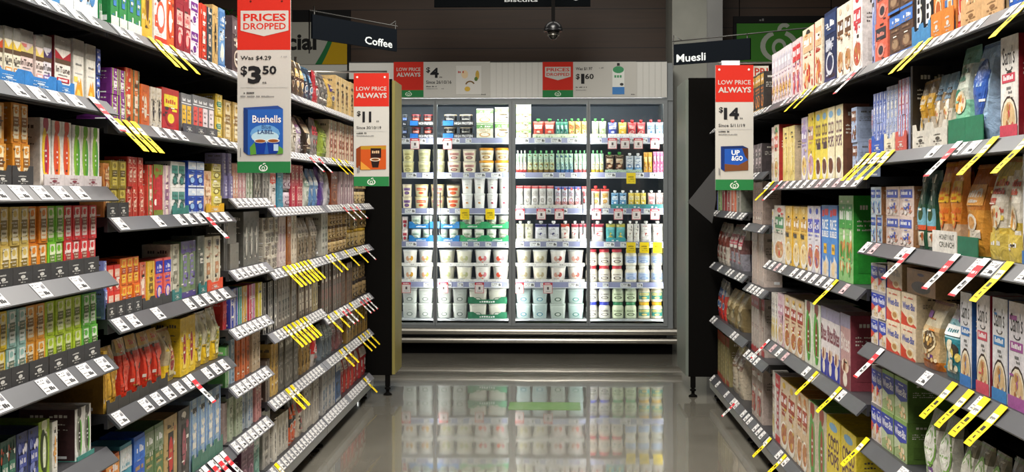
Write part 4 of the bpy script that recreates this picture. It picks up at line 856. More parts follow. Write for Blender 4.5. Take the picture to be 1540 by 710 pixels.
run('B3', 150, 162, 1, 88, 2, 'b', 'tea', ['#8a98d8', '#e2e4f2', '#4a5494'], TB, 'lavender blue tea box', lift=L4)
run('B3', 163, 181, 2, 78, 2, 'b', 'small', ['#d83a30', '#f0c0a8', '#f4e0d0'], TB, 'scarlet tea box', lift=L4)
run('B3', 182, 211, 3, 83, 2, 'b', 'tea', ['#e8782c', '#f0c040', '#b8401c'], TB, 'orange and yellow tea box', lift=L4)
run('B3', 212, 222, 1, 70, 1, 'b', 'stripe', ['#d8502c', '#e8a080', '#f4dcc8'], TB, 'slim vermilion tea box', lift=L4)
run('B3', 223, 235, 1, 68, 1, 'b', 'stripe', ['#e8b82c', '#f0d060', '#7a5a1c'], TB, 'slim golden tea box', lift=L4)
run('B3', 236, 257, 2, 68, 1, 'b', 'band', ['#e86a60', '#2a3ac0', '#3a48d0', '#f4d0c8'], TB, 'blue and coral tea box', lift=L4)
run('B3', 258, 271, 1, 84, 1, 'b', 'stripe', ['#d8d4c0', '#b8b09a', '#8a8674'], TB, 'tall cream tea box', lift=L4)
run('B3', 272, 296, 2, 84, 1, 'b', 'word', ['#7a9068', '#5a4a90', '#8a7ab8'], TB, 'tall purple and green tea box')
run('B3', 297, 308, 1, 86, 1, 'b', 'stripe', ['#6f7468', '#8a9080', '#4a5048'], TB, 'tall grey green tea box', lift=L4)
run('B3', 309, 332, 2, 80, 1, 'b', 'stripe', ['#d4cdb4', '#e4dcc4', '#b8845c'], TB, 'tall beige tea box', lift=L4)
tray('B3', 150, 211, 4, .045, '#39393b', 'black display tray', notch=False); tray('B3', 212, 256, 3, .035, '#39393b', 'jagged black display tray', words=False); tray('B3', 257, 271, 1, .038, '#2f7a78', 'teal display tray'); tray('B3', 297, 309, 1, .038, '#2f7a78', 'teal display tray'); tray('B3', 310, 333, 1, .04, '#e0502c', 'red orange display tray')
GZ = lambda a, b_, t=.78: [(0, a), (t, b_)]
run('B4', 142, 163, 1, 95, 1, 'b', 'word', ['#d8a83c', '#e2b850', '#b8862c'], TC, 'tall ochre tea carton', lift=L4, d=.2, side='#8a6420'); run('B4', 164, 183, 1, 96, 1, 'g', 'word', ['#d8a83c', '#e2b850', '#b8862c'], 'tea_pouch', 'ochre tea pouch with silver top', zones=GZ('#d8a83c', '#b8b0a0'), lift=L4)
run('B4', 184, 200, 1, 100, 1, 'g', 'word', ['#d83a24', '#c8a050', '#e2604c'], 'tea_pouch', 'red tea pouch with silver top', zones=GZ('#d83a24', '#b4a890', .72), lift=L4)
run('B4', 201, 250, 3, 92, 1, 'g', 'word', ['#d83a24', '#c8a050', '#e2604c'], 'tea_pouch', 'red tea pouch with silver top', zones=GZ('#d83a24', '#b4a890', .74), lift=L4)
run('B4', 252, 270, 1, 80, 1, 'g', 'oval', ['#e0bc30', '#a03a3c', '#cfc08a'], 'tea_pouch', 'yellow and silver tea pouch', zones=[(0, '#e4c02c'), (.34, '#c8b890')], lift=L4)
run('B4', 271, 296, 2, 86, 1, 'b', 'oval', ['#e6c22c', '#a02a3c', '#ecd060'], TC, 'tall yellow tea carton', lift=L4, top='#b0a890')
run('B4', 297, 334, 3, 80, 1, 'g', 'oval', ['#e4c02c', '#8a8a3c', '#e0d8b0'], 'tea_pouch', 'yellow tea pouch with white upper half', zones=[(0, '#e6c02c'), (.36, '#d8d2b4')], lift=L4)
tray('B4', 142, 250, 6, .038, '#3a3836', 'jagged black display tray', words=False)
run('B5', 160, 181, 1, .22, 1, 'b', 'band', ['#e0702c', '#f0a050', '#c8481c'], TB, 'orange tea box')
run('B5', 182, 200, 1, .23, 1, 'b', 'band', ['#4aa0b8', '#dfe8ea', '#2c7a94'], TB, 'turquoise tea box')
run('B5', 201, 218, 1, .235, 1, 'b', 'band', ['#2c62c8', '#3a78d8', '#c8a060'], TB, 'cobalt blue tea box')
run('B5', 219, 247, 2, .235, 1, 'b', 'band', ['#5a7a4c', '#8a9a7c', '#c8b070'], TB, 'moss green tea box')
run('B5', 248, 268, 1, .235, 1, 'b', 'oval', ['#bca06a', '#c83a34', '#2c2622'], TB, 'kraft tea box with red oval')
run('B5', 269, 286, 1, .235, 1, 'b', 'oval', ['#5a5652', '#a85a64', '#3a3634'], TB, 'dark grey tea box')
run('B5', 287, 333, 4, .245, 1, 'b', 'stripe', ['#a0b8cc', '#6a90c8', '#e0dcd0'], TB, 'pale blue tea box', lift=L4)
tray('B5', 287, 333, 4, .06, '#4a7a6a', 'sea green display tray', words=False)
# ---------- narrow tea bay
run('C0', 350, 395, 3, .22, 1, 'b', 'band', ['#4a3a3c', '#6a5a5c', '#c8b8a8'], TB, 'dark brown tea box')
run('C1', 338, 395, 5, .16, 1, 'b', 'tea', ['#c8a860', '#e8d8b0', '#8a6a3a'], TB, 'tan tea box')
run('C2', 335, 351, 2, .19, 2, 'b', 'stripe', ['#9a94c0', '#8078b0', '#e4e0ec'], TB, 'lavender tea box')
run('C2', 352, 362, 2, 52, 1, 'b', 'stripe', ['#e2b8a0', '#e89a7c', '#f0e4d8'], TB, 'peach and white tea box')
run('C2', 363, 373, 2, 53, 1, 'b', 'stripe', ['#e4c8c8', '#d05060', '#f0e8e4'], TB, 'white and red tea box')
run('C2', 374, 384, 2, 50, 1, 'b', 'stripe', ['#dcdcd0', '#6a8a5c', '#b8bca8'], TB, 'white and green tea box')
run('C2', 385, 396, 2, 54, 1, 'b', 'dots', ['#6a6660', '#8a867c', '#4a4642', '#a8a294', '#5a5650'], TB, 'grey patterned tea box')
run('C3', 334, 346, 2, .2, 1, 'b', 'none', ['#4a4844', '#55524c', '#333'], TB, 'plain charcoal tea box')
run('C3', 347, 361, 1, .2, 2, 'b', 'none', ['#77736a', '#88847a', '#555'], TB, 'taupe tea box')
run('C3', 368, 394, 3, .22, 1, 'b', 'oval', ['#6f6d66', '#b8b4a8', '#5c5a54'], TB, 'tall stone grey tea box')
run('C4', 333, 346, 2, 60, 1, 'b', 'dots', ['#d03a34', '#e87a70', '#b82c28', '#f0b0a8', '#c84a44'], TB, 'red patterned tea box')
for q, (a, b_, c1, nm) in enumerate([(346, 353, '#3a48a8', 'blue'), (354, 360, '#5a6ac0', 'violet blue'), (361, 366, '#4ab0a0', 'aqua'), (367, 374, '#e0b040', 'yellow'), (375, 380, '#d84a5c', 'raspberry'), (381, 387, '#d88ab8', 'pink'), (388, 395, '#d8c84a', 'lemon')]):
    run('C4', a, b_, 1, 58-q*1.2, 1, 'b', 'stripe', [c1, '#e8e0d8', c1], TB, 'slim '+nm+' tea box')
run('C5', 330, 337, 1, 55, 1, 'b', 'word', ['#2f7a4a', '#3f9a5c', '#5aa870'], TB, 'dark green tea box')
run('C5', 338, 350, 2, 60, 1, 'b', 'stripe', ['#6ab060', '#e0e8d8', '#3f8a48'], TB, 'green and white tea box')
run('C5', 351, 357, 1, 68, 1, 'b', 'stripe', ['#a0b8cc', '#c8d4dc', '#6a8aa8'], TB, 'ice blue tea box')
run('C5', 358, 379, 4, 68, 1, 'b', 'stripe', ['#d8703c', '#e8a078', '#8a5030'], TB, 'rust orange tea box')
run('C5', 380, 393, 2, 70, 1, 'b', 'stripe', ['#c0a888', '#d8c4a8', '#8a7458'], TB, 'fawn tea box')
run('C6', 333, 345, 2, 62, 1, 'b', 'stripe', ['#a8948c', '#c8b4b0', '#7a6460'], TB, 'dusky brown tea box')
run('C6', 346, 366, 4, 66, 1, 'b', 'stripe', ['#b8c4a8', '#d8e0cc', '#8a9a7c'], TB, 'mint tea box')
run('C6', 367, 384, 3, 68, 1, 'b', 'stripe', ['#b8c4cc', '#e0e4e4', '#7a94b8'], TB, 'white and pale blue tea box')
run('C6', 385, 396, 2, 70, 1, 'b', 'stripe', ['#cc8a88', '#e8b8b4', '#a85a5c'], TB, 'rose pink tea box')
run('C7', 364, 384, 2, .2, 1, 'b', 'band', ['#7a4a64', '#8a5a78', '#c89ab0'], TB, 'plum tea box')
run('C7', 385, 395, 1, .17, 1, 'b', 'band', ['#8ac0b0', '#c8e0d8', '#5a9a8a'], TB, 'sea green tea box')
# ---------- coffee bays
def bagz(a, b_): return [(0, a), (.62, b_)]
run('D0', 399, 438, 5, .2, 1, 'g', 'bag', ['#3a2c22', '#8a6a4a', '#d8c8a8'], CP, 'dark brown coffee bag')
run('D0', 439, 446, 1, 52, 1, 'g', 'bag', ['#26221e', '#5a4a38', '#a89a80'], CP, 'black coffee bag')
run('D0', 447, 460, 2, 56, 1, 'g', 'bag', ['#54463a', '#d8b87a', '#f0e4c8'], CP, 'black and gold coffee bag')
run('D0', 461, 475, 2, 54, 1, 'g', 'bag', ['#2a3848', '#5a88a8', '#e0e0e0'], CP, 'steel blue coffee bag')
run('D0', 476, 483, 1, 52, 1, 'g', 'bag', ['#a83038', '#7a7470', '#e8dcd8'], CP, 'red and grey coffee bag')
run('E0', 484, 497, 2, 52, 1, 'g', 'bag', ['#6a6460', '#9a9088', '#3a3430'], CP, 'grey coffee bag')
run('E0', 498, 507, 1, 52, 1, 'g', 'bag', ['#b89850', '#46386a', '#e0cc98'], CP, 'gold coffee bag')
run('E0', 508, 533, 4, 54, 1, 'b', 'stripe', ['#c8aa74', '#e0c898', '#6a4a30'], CB, 'tan coffee box')
run('D1', 399, 435, 5, .18, 1, 'g', 'bag', ['#7a6e64', '#c8b8a0', '#4a3a30'], CP, 'taupe coffee bag')
run('D1', 436, 448, 2, 56, 1, 'g', 'bag', ['#b0a898', '#e0d8c8', '#5a4a3c'], CP, 'silver coffee bag')
run('D1', 449, 458, 1, 58, 1, 'g', 'bag', ['#c8c0c0', '#8a6a9a', '#f0ece8'], CP, 'white and purple coffee bag')
run('D1', 459, 472, 1, 60, 1, 'g', 'bag', ['#2e2420', '#d8c4a0', '#e8dcc8'], CP, 'black and cream coffee bag')
run('D1', 473, 484, 2, 58, 1, 'g', 'bag', ['#8a8480', '#c43a44', '#2c2826'], CP, 'grey coffee bag with red band')
run('E1', 485, 496, 1, 58, 1, 'g', 'bag', ['#8a9a3c', '#a8b850', '#4a5a1c'], CP, 'olive green coffee bag')
run('E1', 497, 532, 6, 56, 1, 'b', 'stripe', ['#d8c4a8', '#b83a34', '#8a5a40'], CB, 'cream and red coffee box')
run('D2', 399, 409, 2, 56, 1, 'b', 'stripe', ['#8a8680', '#b8b4ac', '#4a4642'], CB, 'slate grey coffee box'); run('D2', 410, 419, 1, 54, 1, 'b', 'band', ['#e0dcd8', '#d84a34', '#c8c0b8'], CB, 'white coffee box with red top')
run('D2', 420, 429, 1, 58, 1, 'b', 'word', ['#2f7a94', '#3a8aa4', '#4a94ac'], CB, 'teal coffee box'); run('D2', 430, 441, 2, 54, 2, 'c', 'small', ['#a898a8', '#c8b8c0', '#6a4a5a'], CT, 'mauve and silver coffee tin', lid='#4a4440')
run('D2', 442, 459, 3, 62, 2, 'b', 'stripe', ['#b8384a', '#e08a8c', '#f0c8b8'], CB, 'crimson coffee box')
run('D2', 460, 468, 1, 54, 1, 'g', 'bag', ['#d0d4c8', '#7a9a8c', '#f0f0e8'], CP, 'white coffee bag'); run('D2', 469, 484, 2, 56, 1, 'g', 'bag', ['#6a94c4', '#c8d8e4', '#f0f0ee'], CP, 'light blue coffee bag')
run('E2', 485, 492, 1, 58, 1, 'g', 'bag', ['#5a3a8a', '#7a5aa8', '#c8b0d8'], CP, 'violet coffee bag'); run('E2', 493, 500, 1, 58, 1, 'g', 'bag', ['#c8c4c8', '#9a90a0', '#4a4450'], CP, 'pale silver coffee bag')
run('E2', 501, 511, 1, 50, 1, 'b', 'band', ['#8a4424', '#a8582e', '#c87a48'], CB, 'rust brown coffee box'); run('E2', 512, 533, 4, 48, 1, 'b', 'stripe', ['#d0b8bc', '#8a4a64', '#e8d8d8'], CB, 'pinkish white coffee box'); run('E2', 534, 552, 4, 44, 2, 'c', 'small', ['#9a8258', '#c8b080', '#4a3a28'], CT, 'bronze coffee tin', lid='#3a3028')
run('D3', 398, 420, 4, 78, 4, 'b', 'small', ['#c8c0b0', '#8a8278', '#4a3a30'], CB, 'small white capsule box')
run('D3', 421, 432, 2, 78, 1, 'b', 'stripe', ['#d0bcb8', '#e4d8d4', '#a88a94'], CB, 'blush coffee box'); run('D3', 433, 439, 1, 74, 1, 'b', 'band', ['#9a5a24', '#b06a2c', '#8a4a1c'], CB, 'caramel coffee box'); run('D3', 440, 448, 2, 72, 1, 'b', 'stripe', ['#d4c8b4', '#e8dccc', '#a08a70'], CB, 'ivory coffee box')
run('D3', 450, 483, 5, 64, 1, 'g', 'bag', ['#8a7c68', '#b8a88c', '#4a3c2c'], CP, 'fawn coffee bag')
run('E3', 484, 496, 2, 72, 1, 'b', 'stripe', ['#a8a498', '#c8c4b8', '#6a665c'], CB, 'tall stone coffee box'); run('E3', 497, 525, 5, 62, 3, 'c', 'small', ['#a88a58', '#c8ac78', '#5a4428'], CT, 'tan coffee tin', lid='#6a5030'); run('E3', 526, 553, 5, 56, 2, 'c', 'small', ['#7a6444', '#a8905c', '#3a2c1c'], CT, 'brown coffee tin', lid='#b8942c')
run('D4', 399, 418, 4, 76, 1, 'b', 'stripe', ['#3a3836', '#d8d4cc', '#88847c'], CB, 'black and white coffee box')
run('D4', 419, 449, 6, 76, 1, 'b', 'stripe', ['#8a827a', '#b0a8a0', '#3a3430'], CB, 'ash grey coffee box'); run('D4', 450, 470, 4, 74, 1, 'b', 'stripe', ['#6a5c50', '#a89884', '#d8ccb8'], CB, 'mocha coffee box'); run('D4', 471, 484, 3, 70, 1, 'b', 'stripe', ['#9a8a64', '#c8b88c', '#4a3c24'], CB, 'khaki coffee box')
run('E4', 485, 515, 8, 72, 1, 'b', 'stripe', ['#4a4038', '#c8b8a8', '#7a2c24'], CB, 'narrow dark coffee box'); run('E4', 516, 532, 5, 60, 1, 'b', 'stripe', ['#6a5040', '#a88c70', '#2c201a'], CB, 'narrow chestnut coffee box'); run('E4', 533, 553, 4, 52, 2, 'c', 'small', ['#5a4a34', '#8a7450', '#2c2018'], CT, 'dark bronze coffee tin', lid='#2c2420')
run('D5', 398, 409, 2, 60, 1, 'b', 'stripe', ['#5a4c44', '#b8a898', '#2c2420'], CB, 'umber coffee box'); run('D5', 410, 421, 3, 78, 1, 'b', 'stripe', ['#d0aa5c', '#e8cc88', '#8a5a2c'], CB, 'wheat yellow coffee box')
run('D5', 422, 449, 4, 96, 1, 'b', 'band', ['#68645c', '#807c74', '#a09a90'], CB, 'tall pewter coffee box'); run('D5', 450, 470, 4, 78, 1, 'g', 'bag', ['#9a7c48', '#c8a868', '#4a341c'], CP, 'gold brown coffee bag'); run('D5', 471, 484, 1, 84, 1, 'g', 'bag', ['#b8b0b0', '#c42c2c', '#e8dcd8'], CP, 'large red and silver coffee bag', zones=[(0, '#b0a8a4'), (.35, '#c02a2c')])
run('E5', 485, 502, 3, 74, 1, 'g', 'bag', ['#6a747c', '#a8b0b4', '#2c3238'], CP, 'gunmetal coffee bag'); run('E5', 503, 520, 3, 66, 1, 'g', 'bag', ['#8a5a5c', '#b88a8c', '#4a3c3c'], CP, 'dull red coffee bag'); run('E5', 521, 553, 6, 58, 1, 'b', 'stripe', ['#8a6c38', '#c8a45c', '#3a2a1c'], CB, 'bronze coffee box')
run('D6', 398, 411, 1, .26, 1, 'b', 'stripe', ['#a8a49c', '#c8c4bc', '#6a665e'], CB, 'large pale grey coffee box', d=.2)
run('D6', 412, 436, 5, .18, 1, 'b', 'oval', ['#d8d2c6', '#5a544c', '#e8e4da'], CB, 'white capsule box with dark oval'); run('D6', 437, 449, 2, .23, 1, 'g', 'bag', ['#2c2622', '#e0642c', '#d8cfc4'], CP, 'black bag with orange foot', zones=[(0, '#e0602a'), (.4, '#2a2420')])
run('D6', 450, 458, 1, .22, 1, 'g', 'bag', ['#c8bca8', '#b82c30', '#3a2c24'], CP, 'cream coffee bag with red print'); run('D6', 459, 484, 5, .23, 1, 'b', 'oval', ['#b4aca0', '#6a6258', '#cfc8bc'], CB, 'dove grey coffee box')
run('E6', 485, 505, 4, 68, 1, 'b', 'stripe', ['#a8a4a0', '#d0ccc8', '#5a6a80'], CB, 'grey white coffee box'); run('E6', 506, 514, 1, 66, 1, 'b', 'band', ['#3a5a8a', '#c8ccd0', '#2c4468'], CB, 'denim blue coffee box'); run('E6', 515, 537, 4, 68, 1, 'g', 'bag', ['#b83a34', '#e0c8b8', '#7a1c1c'], CP, 'brick red coffee bag'); run('E6', 538, 553, 3, 58, 1, 'g', 'bag', ['#a82a30', '#d8ccc8', '#e8e0dc'], CP, 'ruby red coffee bag')

# ---------- cereal side
run('F0', 1112, 1146, 4, .2, 1, 'b', 'band', ['#3a3430', '#c8983c', '#d87a2c'], CE, 'dark box with amber picture')
run('M0', 1146, 1189, 6, .25, 1, 'b', 'photo', ['#d8d0d4', '#c8c4d0', '#8a6a90', '#e09030', '#e8b84c'], CE, 'white cereal box with orange picture')
run('M0', 1190, 1204, 2, .25, 1, 'b', 'photo', ['#e0c8c8', '#c83a3c', '#8a5a90', '#d86a50'], CE, 'white and red cereal box'); run('M0', 1205, 1222, 1, .27, 1, 'b', 'photo', ['#e4d4bc', '#d8b48c', '#b8362c', '#d89a5c'], CE, 'cream cereal box with red side', side='#b02c2c'); run('M0', 1225, 1236, 1, .27, 1, 'b', 'photo', ['#e4d4bc', '#d8b48c', '#b8362c', '#d89a5c'], CE, 'cream cereal box')
run('M0', 1238, 1256, 1, .28, 1, 'b', 'band', ['#1e2c50', '#2a3c68', '#c8ccd8'], CE, 'navy blue cereal box', side='#1c2a4c')
run('M0', 1257, 1279, 2, .27, 1, 'b', 'cereal', ['#e8dccc', '#d8c0a8', '#6a4a34', '#b88458'], CE, 'cream box with brown figures'); run('M0', 1280, 1294, 1, .28, 1, 'b', 'cereal', ['#ece4e0', '#c83a40', '#c84a50', '#b86a4c'], CE, 'white box with red figures')
run('N0', 1297, 1314, 1, .25, 1, 'b', 'oval', ['#9aa0cc', '#5a7ac8', '#c8cce4'], CE, 'periwinkle cereal box', side='#8a88a8')
run('N0', 1315, 1334, 1, .26, 2, 'b', 'small', ['#d86a54', '#3a3a40', '#e89080'], SB, 'coral bar pack'); run('N0', 1335, 1372, 2, .27, 2, 'b', 'band', ['#5a4438', '#4a7ac8', '#7a5c48', '#a08468'], SB, 'blue and brown bar pack')
run('N0', 1373, 1402, 2, .27, 1, 'b', 'word', ['#1c1c20', '#3a7ac0', '#e8e8ec'], SB, 'black bar pack', lift=L4); run('N0', 1403, 1418, 1, .27, 1, 'b', 'band', ['#d8823c', '#e8a868', '#e8d0a8', '#b8602c'], SB, 'amber bar pack', lift=L4); run('N0', 1419, 1437, 1, .28, 1, 'b', 'word', ['#dc8c44', '#4a74b0', '#f0dcc0'], SB, 'amber and blue bar pack', lift=L4)
run('N0', 1438, 1447, 1, .27, 1, 'b', 'band', ['#c82c2c', '#e05a4c', '#f0c8b8'], SB, 'red bar pack'); run('N0', 1449, 1512, 4, .22, 1, 'b', 'photo', ['#e0c090', '#c8a070', '#8a6a44', '#d8b080', '#f0e0c4'], SB, 'tan bar pack', lift=L4); run('N0', 1514, 1556, 2, .2, 1, 'b', 'small', ['#2c62c0', '#e8ecf0', '#8aa8d8'], SB, 'blue bar pack')
tray('N0', 1448, 1513, 2, .07, '#d2a878', 'kraft card display tray', ink='#8a6440'); tray('N0', 1374, 1402, 2, .06, '#4a8ac0', 'blue display tray', words=False); tray('N0', 1403, 1437, 2, .07, '#d88438', 'amber display tray', notch=False)
run('N1', 1294, 1312, 3, .15, 2, 'b', 'stripe', ['#c4c4dc', '#7a94d0', '#b86a70'], SB, 'slim lilac bar pack', lift=L4)
run('N1', 1313, 1331, 4, .2, 2, 'b', 'stripe', ['#a8b4dc', '#3a5cc0', '#e8e8f0'], SB, 'slim blue bar pack', lift=L4); run('N1', 1332, 1348, 3, .21, 2, 'b', 'stripe', ['#b8c0d8', '#8a9ac8', '#e8e4d8'], SB, 'slim pale blue bar pack', lift=L4); run('N1', 1349, 1366, 3, .22, 2, 'b', 'stripe', ['#b0bce0', '#c84a4c', '#e4e4f0'], SB, 'slim blue and red bar pack', lift=L4)
tray('N1', 1294, 1312, 1, .05, '#d8503c', 'vermilion display tray', words=False); tray('N1', 1313, 1331, 1, .06, '#3058b8', 'royal blue display tray'); tray('N1', 1332, 1348, 1, .06, '#e0d8c0', 'cream display tray', ink='#6a5a4a'); tray('N1', 1349, 1366, 1, .06, '#c85a50', 'brick red display tray')
run('N1', 1369, 1372, 1, .25, 1, 'b', 'none', ['#2c2620', '#4a3f34', '#888'], CE, 'tall black brown box', side='#2e2822', d=.12)
run('N1', 1376, 1400, 2, .2, 1, 'g', 'bag', ['#a08458', '#d8a83c', '#e4dccb'], MBg, 'mustard and brown granola bag', zones=[(0, '#d8cfc0'), (.45, '#d0a03a'), (.72, '#7a6a50')], lift=L4); run('N1', 1401, 1427, 2, .2, 1, 'g', 'fruit', ['#9a8060', '#7a98b0', '#d8cdbc'], MBg, 'blue and brown granola bag', zones=[(0, '#cfc4b4'), (.5, '#b09878'), (.75, '#7a96aa')], lift=L4)
tray('N1', 1375, 1427, 2, .07, '#ddd8cc', 'white display tray', ink='#4a443c')
run('N1', 1429, 1453, 1, .27, 1, 'g', 'fruit', ['#9cd0b4', '#3f8a74', '#7cc8a4'], MBg, 'mint green granola bag', zones=[(0, '#8cccaa'), (.45, '#dfe6d8'), (.8, '#7aa894')], lift=L4); run('N1', 1454, 1482, 1, .28, 1, 'g', 'bagoval', ['#a8c4e0', '#2c50a0', '#3a62b4'], MBg, 'sky blue granola bag', zones=[(0, '#a4c2e0')], lift=L4)
tray('N1', 1429, 1482, 2, .065, '#2a7a58', 'deep green display tray', words=False, notch=False)
run('N1', 1503, 1530, 1, .24, 1, 'b', 'sams', ['#ece8e2', '#d0485c', '#c83a4a'], CE, 'white muesli box with maroon side', side='#9a2430', d=.1); run('N1', 1540, 1562, 1, .24, 1, 'b', 'sams', ['#ece8e2', '#d0485c', '#c83a4a'], CE, 'white muesli box', side='#9a2430', d=.1)
run('M1', 1147, 1152, 1, .2, 1, 'b', 'stripe', ['#a8988c', '#c8b8a8', '#6a5a50'], CE, 'slim taupe cereal box'); run('M1', 1153, 1163, 2, 0.27, 1, 'b', 'cereal', ['#e4d8d0', '#c8a8b0', '#b86a60', '#d0b088'], CE, 'white and pink cereal box'); run('M1', 1164, 1171, 1, 0.275, 1, 'b', 'cereal', ['#e6ddc8', '#3f9a50', '#c8604c', '#d8b070'], CE, 'ivory box with red side', side='#b0322c')
run('M1', 1177, 1193, 2, .25, 1, 'b', 'oval', ['#e0cc7c', '#ead894', '#d8bc60'], CE, 'straw yellow cereal box', side='#cdb898'); run('M1', 1204, 1213, 1, .27, 1, 'b', 'cereal', ['#c8bcd0', '#a890c0', '#9a86b8', '#e0c070'], CE, 'lilac cereal box'); run('M1', 1214, 1223, 1, .28, 1, 'b', 'cereal', ['#f0d83c', '#e8c020', '#c89a80', '#c89ab0'], CE, 'bright yellow cereal box')
run('M1', 1224, 1243, 2, .28, 1, 'b', 'coco', ['#ecd850', '#e0c030', '#6a3a5a'], CE, 'yellow cereal box with brown lettering'); run('M1', 1244, 1266, 2, 0.278, 1, 'b', 'coco', ['#ece2bc', '#e0d090', '#6a3a5a'], CE, 'cream cereal box with brown lettering', side='#6e4430', d=.1)
run('M1', 1280, 1288, 1, .25, 2, 'b', 'photo', ['#a8b8d8', '#7a4a34', '#c8d4e8', '#8a5a40'], SB, 'blue and brown snack pack')
run('N2', 1296, 1324, 2, .185, 2, 'b', 'photo', ['#c8d8e8', '#3c5cb8', '#f0f0ee', '#d8a878', '#8fc0dc'], CE, 'small blue and white cereal box', side='#b8845c', d=.06)
run('N2', 1330, 1372, 2, .185, 2, 'b', 'photo', ['#e0ccc4', '#4a5cb8', '#f0e8e4', '#c88a6c', '#e8d8d0'], CE, 'small pink and blue cereal box', side='#b8845c', d=.06)
run('N2', 1375, 1402, 2, .235, 1, 'g', 'land', ['#24443a', '#2c5a4a', '#e8e2d0'], MBg, 'dark green muesli bag with landscape', zones=[(0, '#2a5a40'), (.55, '#25473c')])
run('N2', 1404, 1440, 2, .26, 1, 'g', 'bag', ['#d8842c', '#e0b02c', '#d86a20'], MBg, 'large orange muesli bag', zones=[(0, '#c8a888'), (.3, '#d8862c'), (.85, '#b4601c')], lift=L4)
tray('N2', 1405, 1442, 1, .06, '#e0dcd4', 'white display tray of orange bags', notch=False, ink='#4a4a40', txt=('HONEY NUT', 'CRUNCH')); tray('N2', 1443, 1474, 1, .05, '#1f6e50', 'dark green display tray', notch=False, words=False)
run('N2', 1442, 1474, 1, .24, 1, 'g', 'bag', ['#c8741c', '#e0a050', '#e8dccb'], MBg, 'crumpled orange muesli bag', zones=[(0, '#d09038'), (.5, '#c87a2c'), (.78, '#a85a18')], lift=L4)
run('N2', 1477, 1509, 1, .27, 1, 'g', 'fruit', ['#ded2b0', '#c8503c', '#e2c85c'], MBg, 'large yellow and white muesli bag', zones=[(0, '#e0c456'), (.3, '#e8e0d0'), (.8, '#c8b870')]); run('N2', 1510, 1532, 1, .26, 1, 'g', 'fruit', ['#ded2b0', '#c8503c', '#e2c85c'], MBg, 'yellow and white muesli bag', zones=[(0, '#dcbc4a'), (.35, '#e8e0d0'), (.85, '#c8b870')]); run('N2', 1534, 1560, 1, .27, 1, 'b', 'sams', ['#e6e6e8', '#3c78c0', '#3c78c0'], CE, 'white and blue muesli box')
sg_, _a, _b, zs_ = BAYS['N'][:4]
run('M2', 1147, 1163, 2, .25, 1, 'b', 'cereal', ['#e4e0d8', '#e8d048', '#a8b8cc', '#e0d8b0'], CE, 'white and yellow cereal box'); run('M2', 1164, 1180, 1, .27, 1, 'b', 'cereal', ['#e6e0d4', '#d84a44', '#5a9a6c', '#d8a06c'], CE, 'white cereal box with red top'); run('M2', 1181, 1213, 3, .27, 1, 'b', 'cereal', ['#e2bc58', '#ecd088', '#c89a3c', '#e8d098'], CE, 'golden yellow cereal box', side='#d8a82c')
run('M2', 1214, 1233, 2, .275, 1, 'b', 'cereal', ['#d8d4dc', '#4a58b8', '#5a5cc0', '#c86a4c'], CE, 'white cereal box with blue band', side='#3a40a8'); run('M2', 1234, 1258, 2, .28, 1, 'b', 'rice', ['#4a88d0', '#fff', '#c33'], CE, 'light blue cereal box', side='#2c5cc0'); run('M2', 1259, 1283, 2, 0.318, 1, 'b', 'photo', ['#8cc078', '#3c9a3c', '#c8dcb0', '#d89a50', '#a8743c'], CE, 'green cereal box', side='#2f9a34', d=.12)
run('N3', 1284, 1293, 1, .13, 1, 'b', 'wheat', ['#e8dcd0', '#3848b0', '#d8503c', '#a8a0a0'], CE, 'wheat biscuit box at the shelf end'); run('N3', 1296, 1330, 2, .27, 3, 'b', 'wheat', ['#e8dcd0', '#3448b4', '#d8463c', '#b4b0b4'], CE, 'blue wheat biscuit box', side='#2c3c9c')
run('N3', 1332, 1376, 2, .2, 2, 'b', 'wheatcream', ['#ead8bc', '#2c48a8', '#d0442c'], CE, 'cream wheat biscuit box', side='#d8c8a8'); run('N3', 1332, 1354, 1, .083, 1, 'b', 'wheatcream', ['#e0d0bc', '#a8a0a0', '#d0442c'], CE, 'cream wheat biscuit box beside a brown carton', side='#b89a74', lift=.2012)
run('N3', 1378, 1408, 1, 0.195, 1, 'g', 'oats', ['#c8b894', '#7a4a96', '#d97a2a'], MBg, 'clear bag of oat biscuits', zones=[(0, '#d8862c'), (.12, '#c8a878'), (.62, '#c8bca0')]); run('N3', 1411, 1441, 1, .2, 1, 'g', 'popcorn', ['#3c94a0', '#e8e2c8', '#2a7a86'], MBg, 'teal popcorn bag', zones=[(0, '#2f8a98'), (.55, '#8ab8c0'), (.8, '#c8c4cc')])
run('N3', 1443, 1460, 1, .245, 1, 'b', 'sams', ['#e4e4e8', '#3c7cc4', '#3c7cc4'], CE, 'white muesli box with blue side', side='#2c68b4', d=.1); run('N3', 1467, 1487, 1, .25, 1, 'b', 'sams', ['#e8e2e2', '#d05064', '#c83a4a'], CE, 'white muesli box with red print', side='#a82838'); run('N3', 1490, 1513, 1, .25, 1, 'b', 'sams', ['#e6e6ea', '#3c86c8', '#3c86c8'], CE, 'white muesli box with blue print', side='#2c68b4'); run('N3', 1516, 1543, 1, .25, 1, 'b', 'sams', ['#e6e2e8', '#a85aa0', '#a85aa0'], CE, 'white muesli box with purple print', side='#8a4a8a')
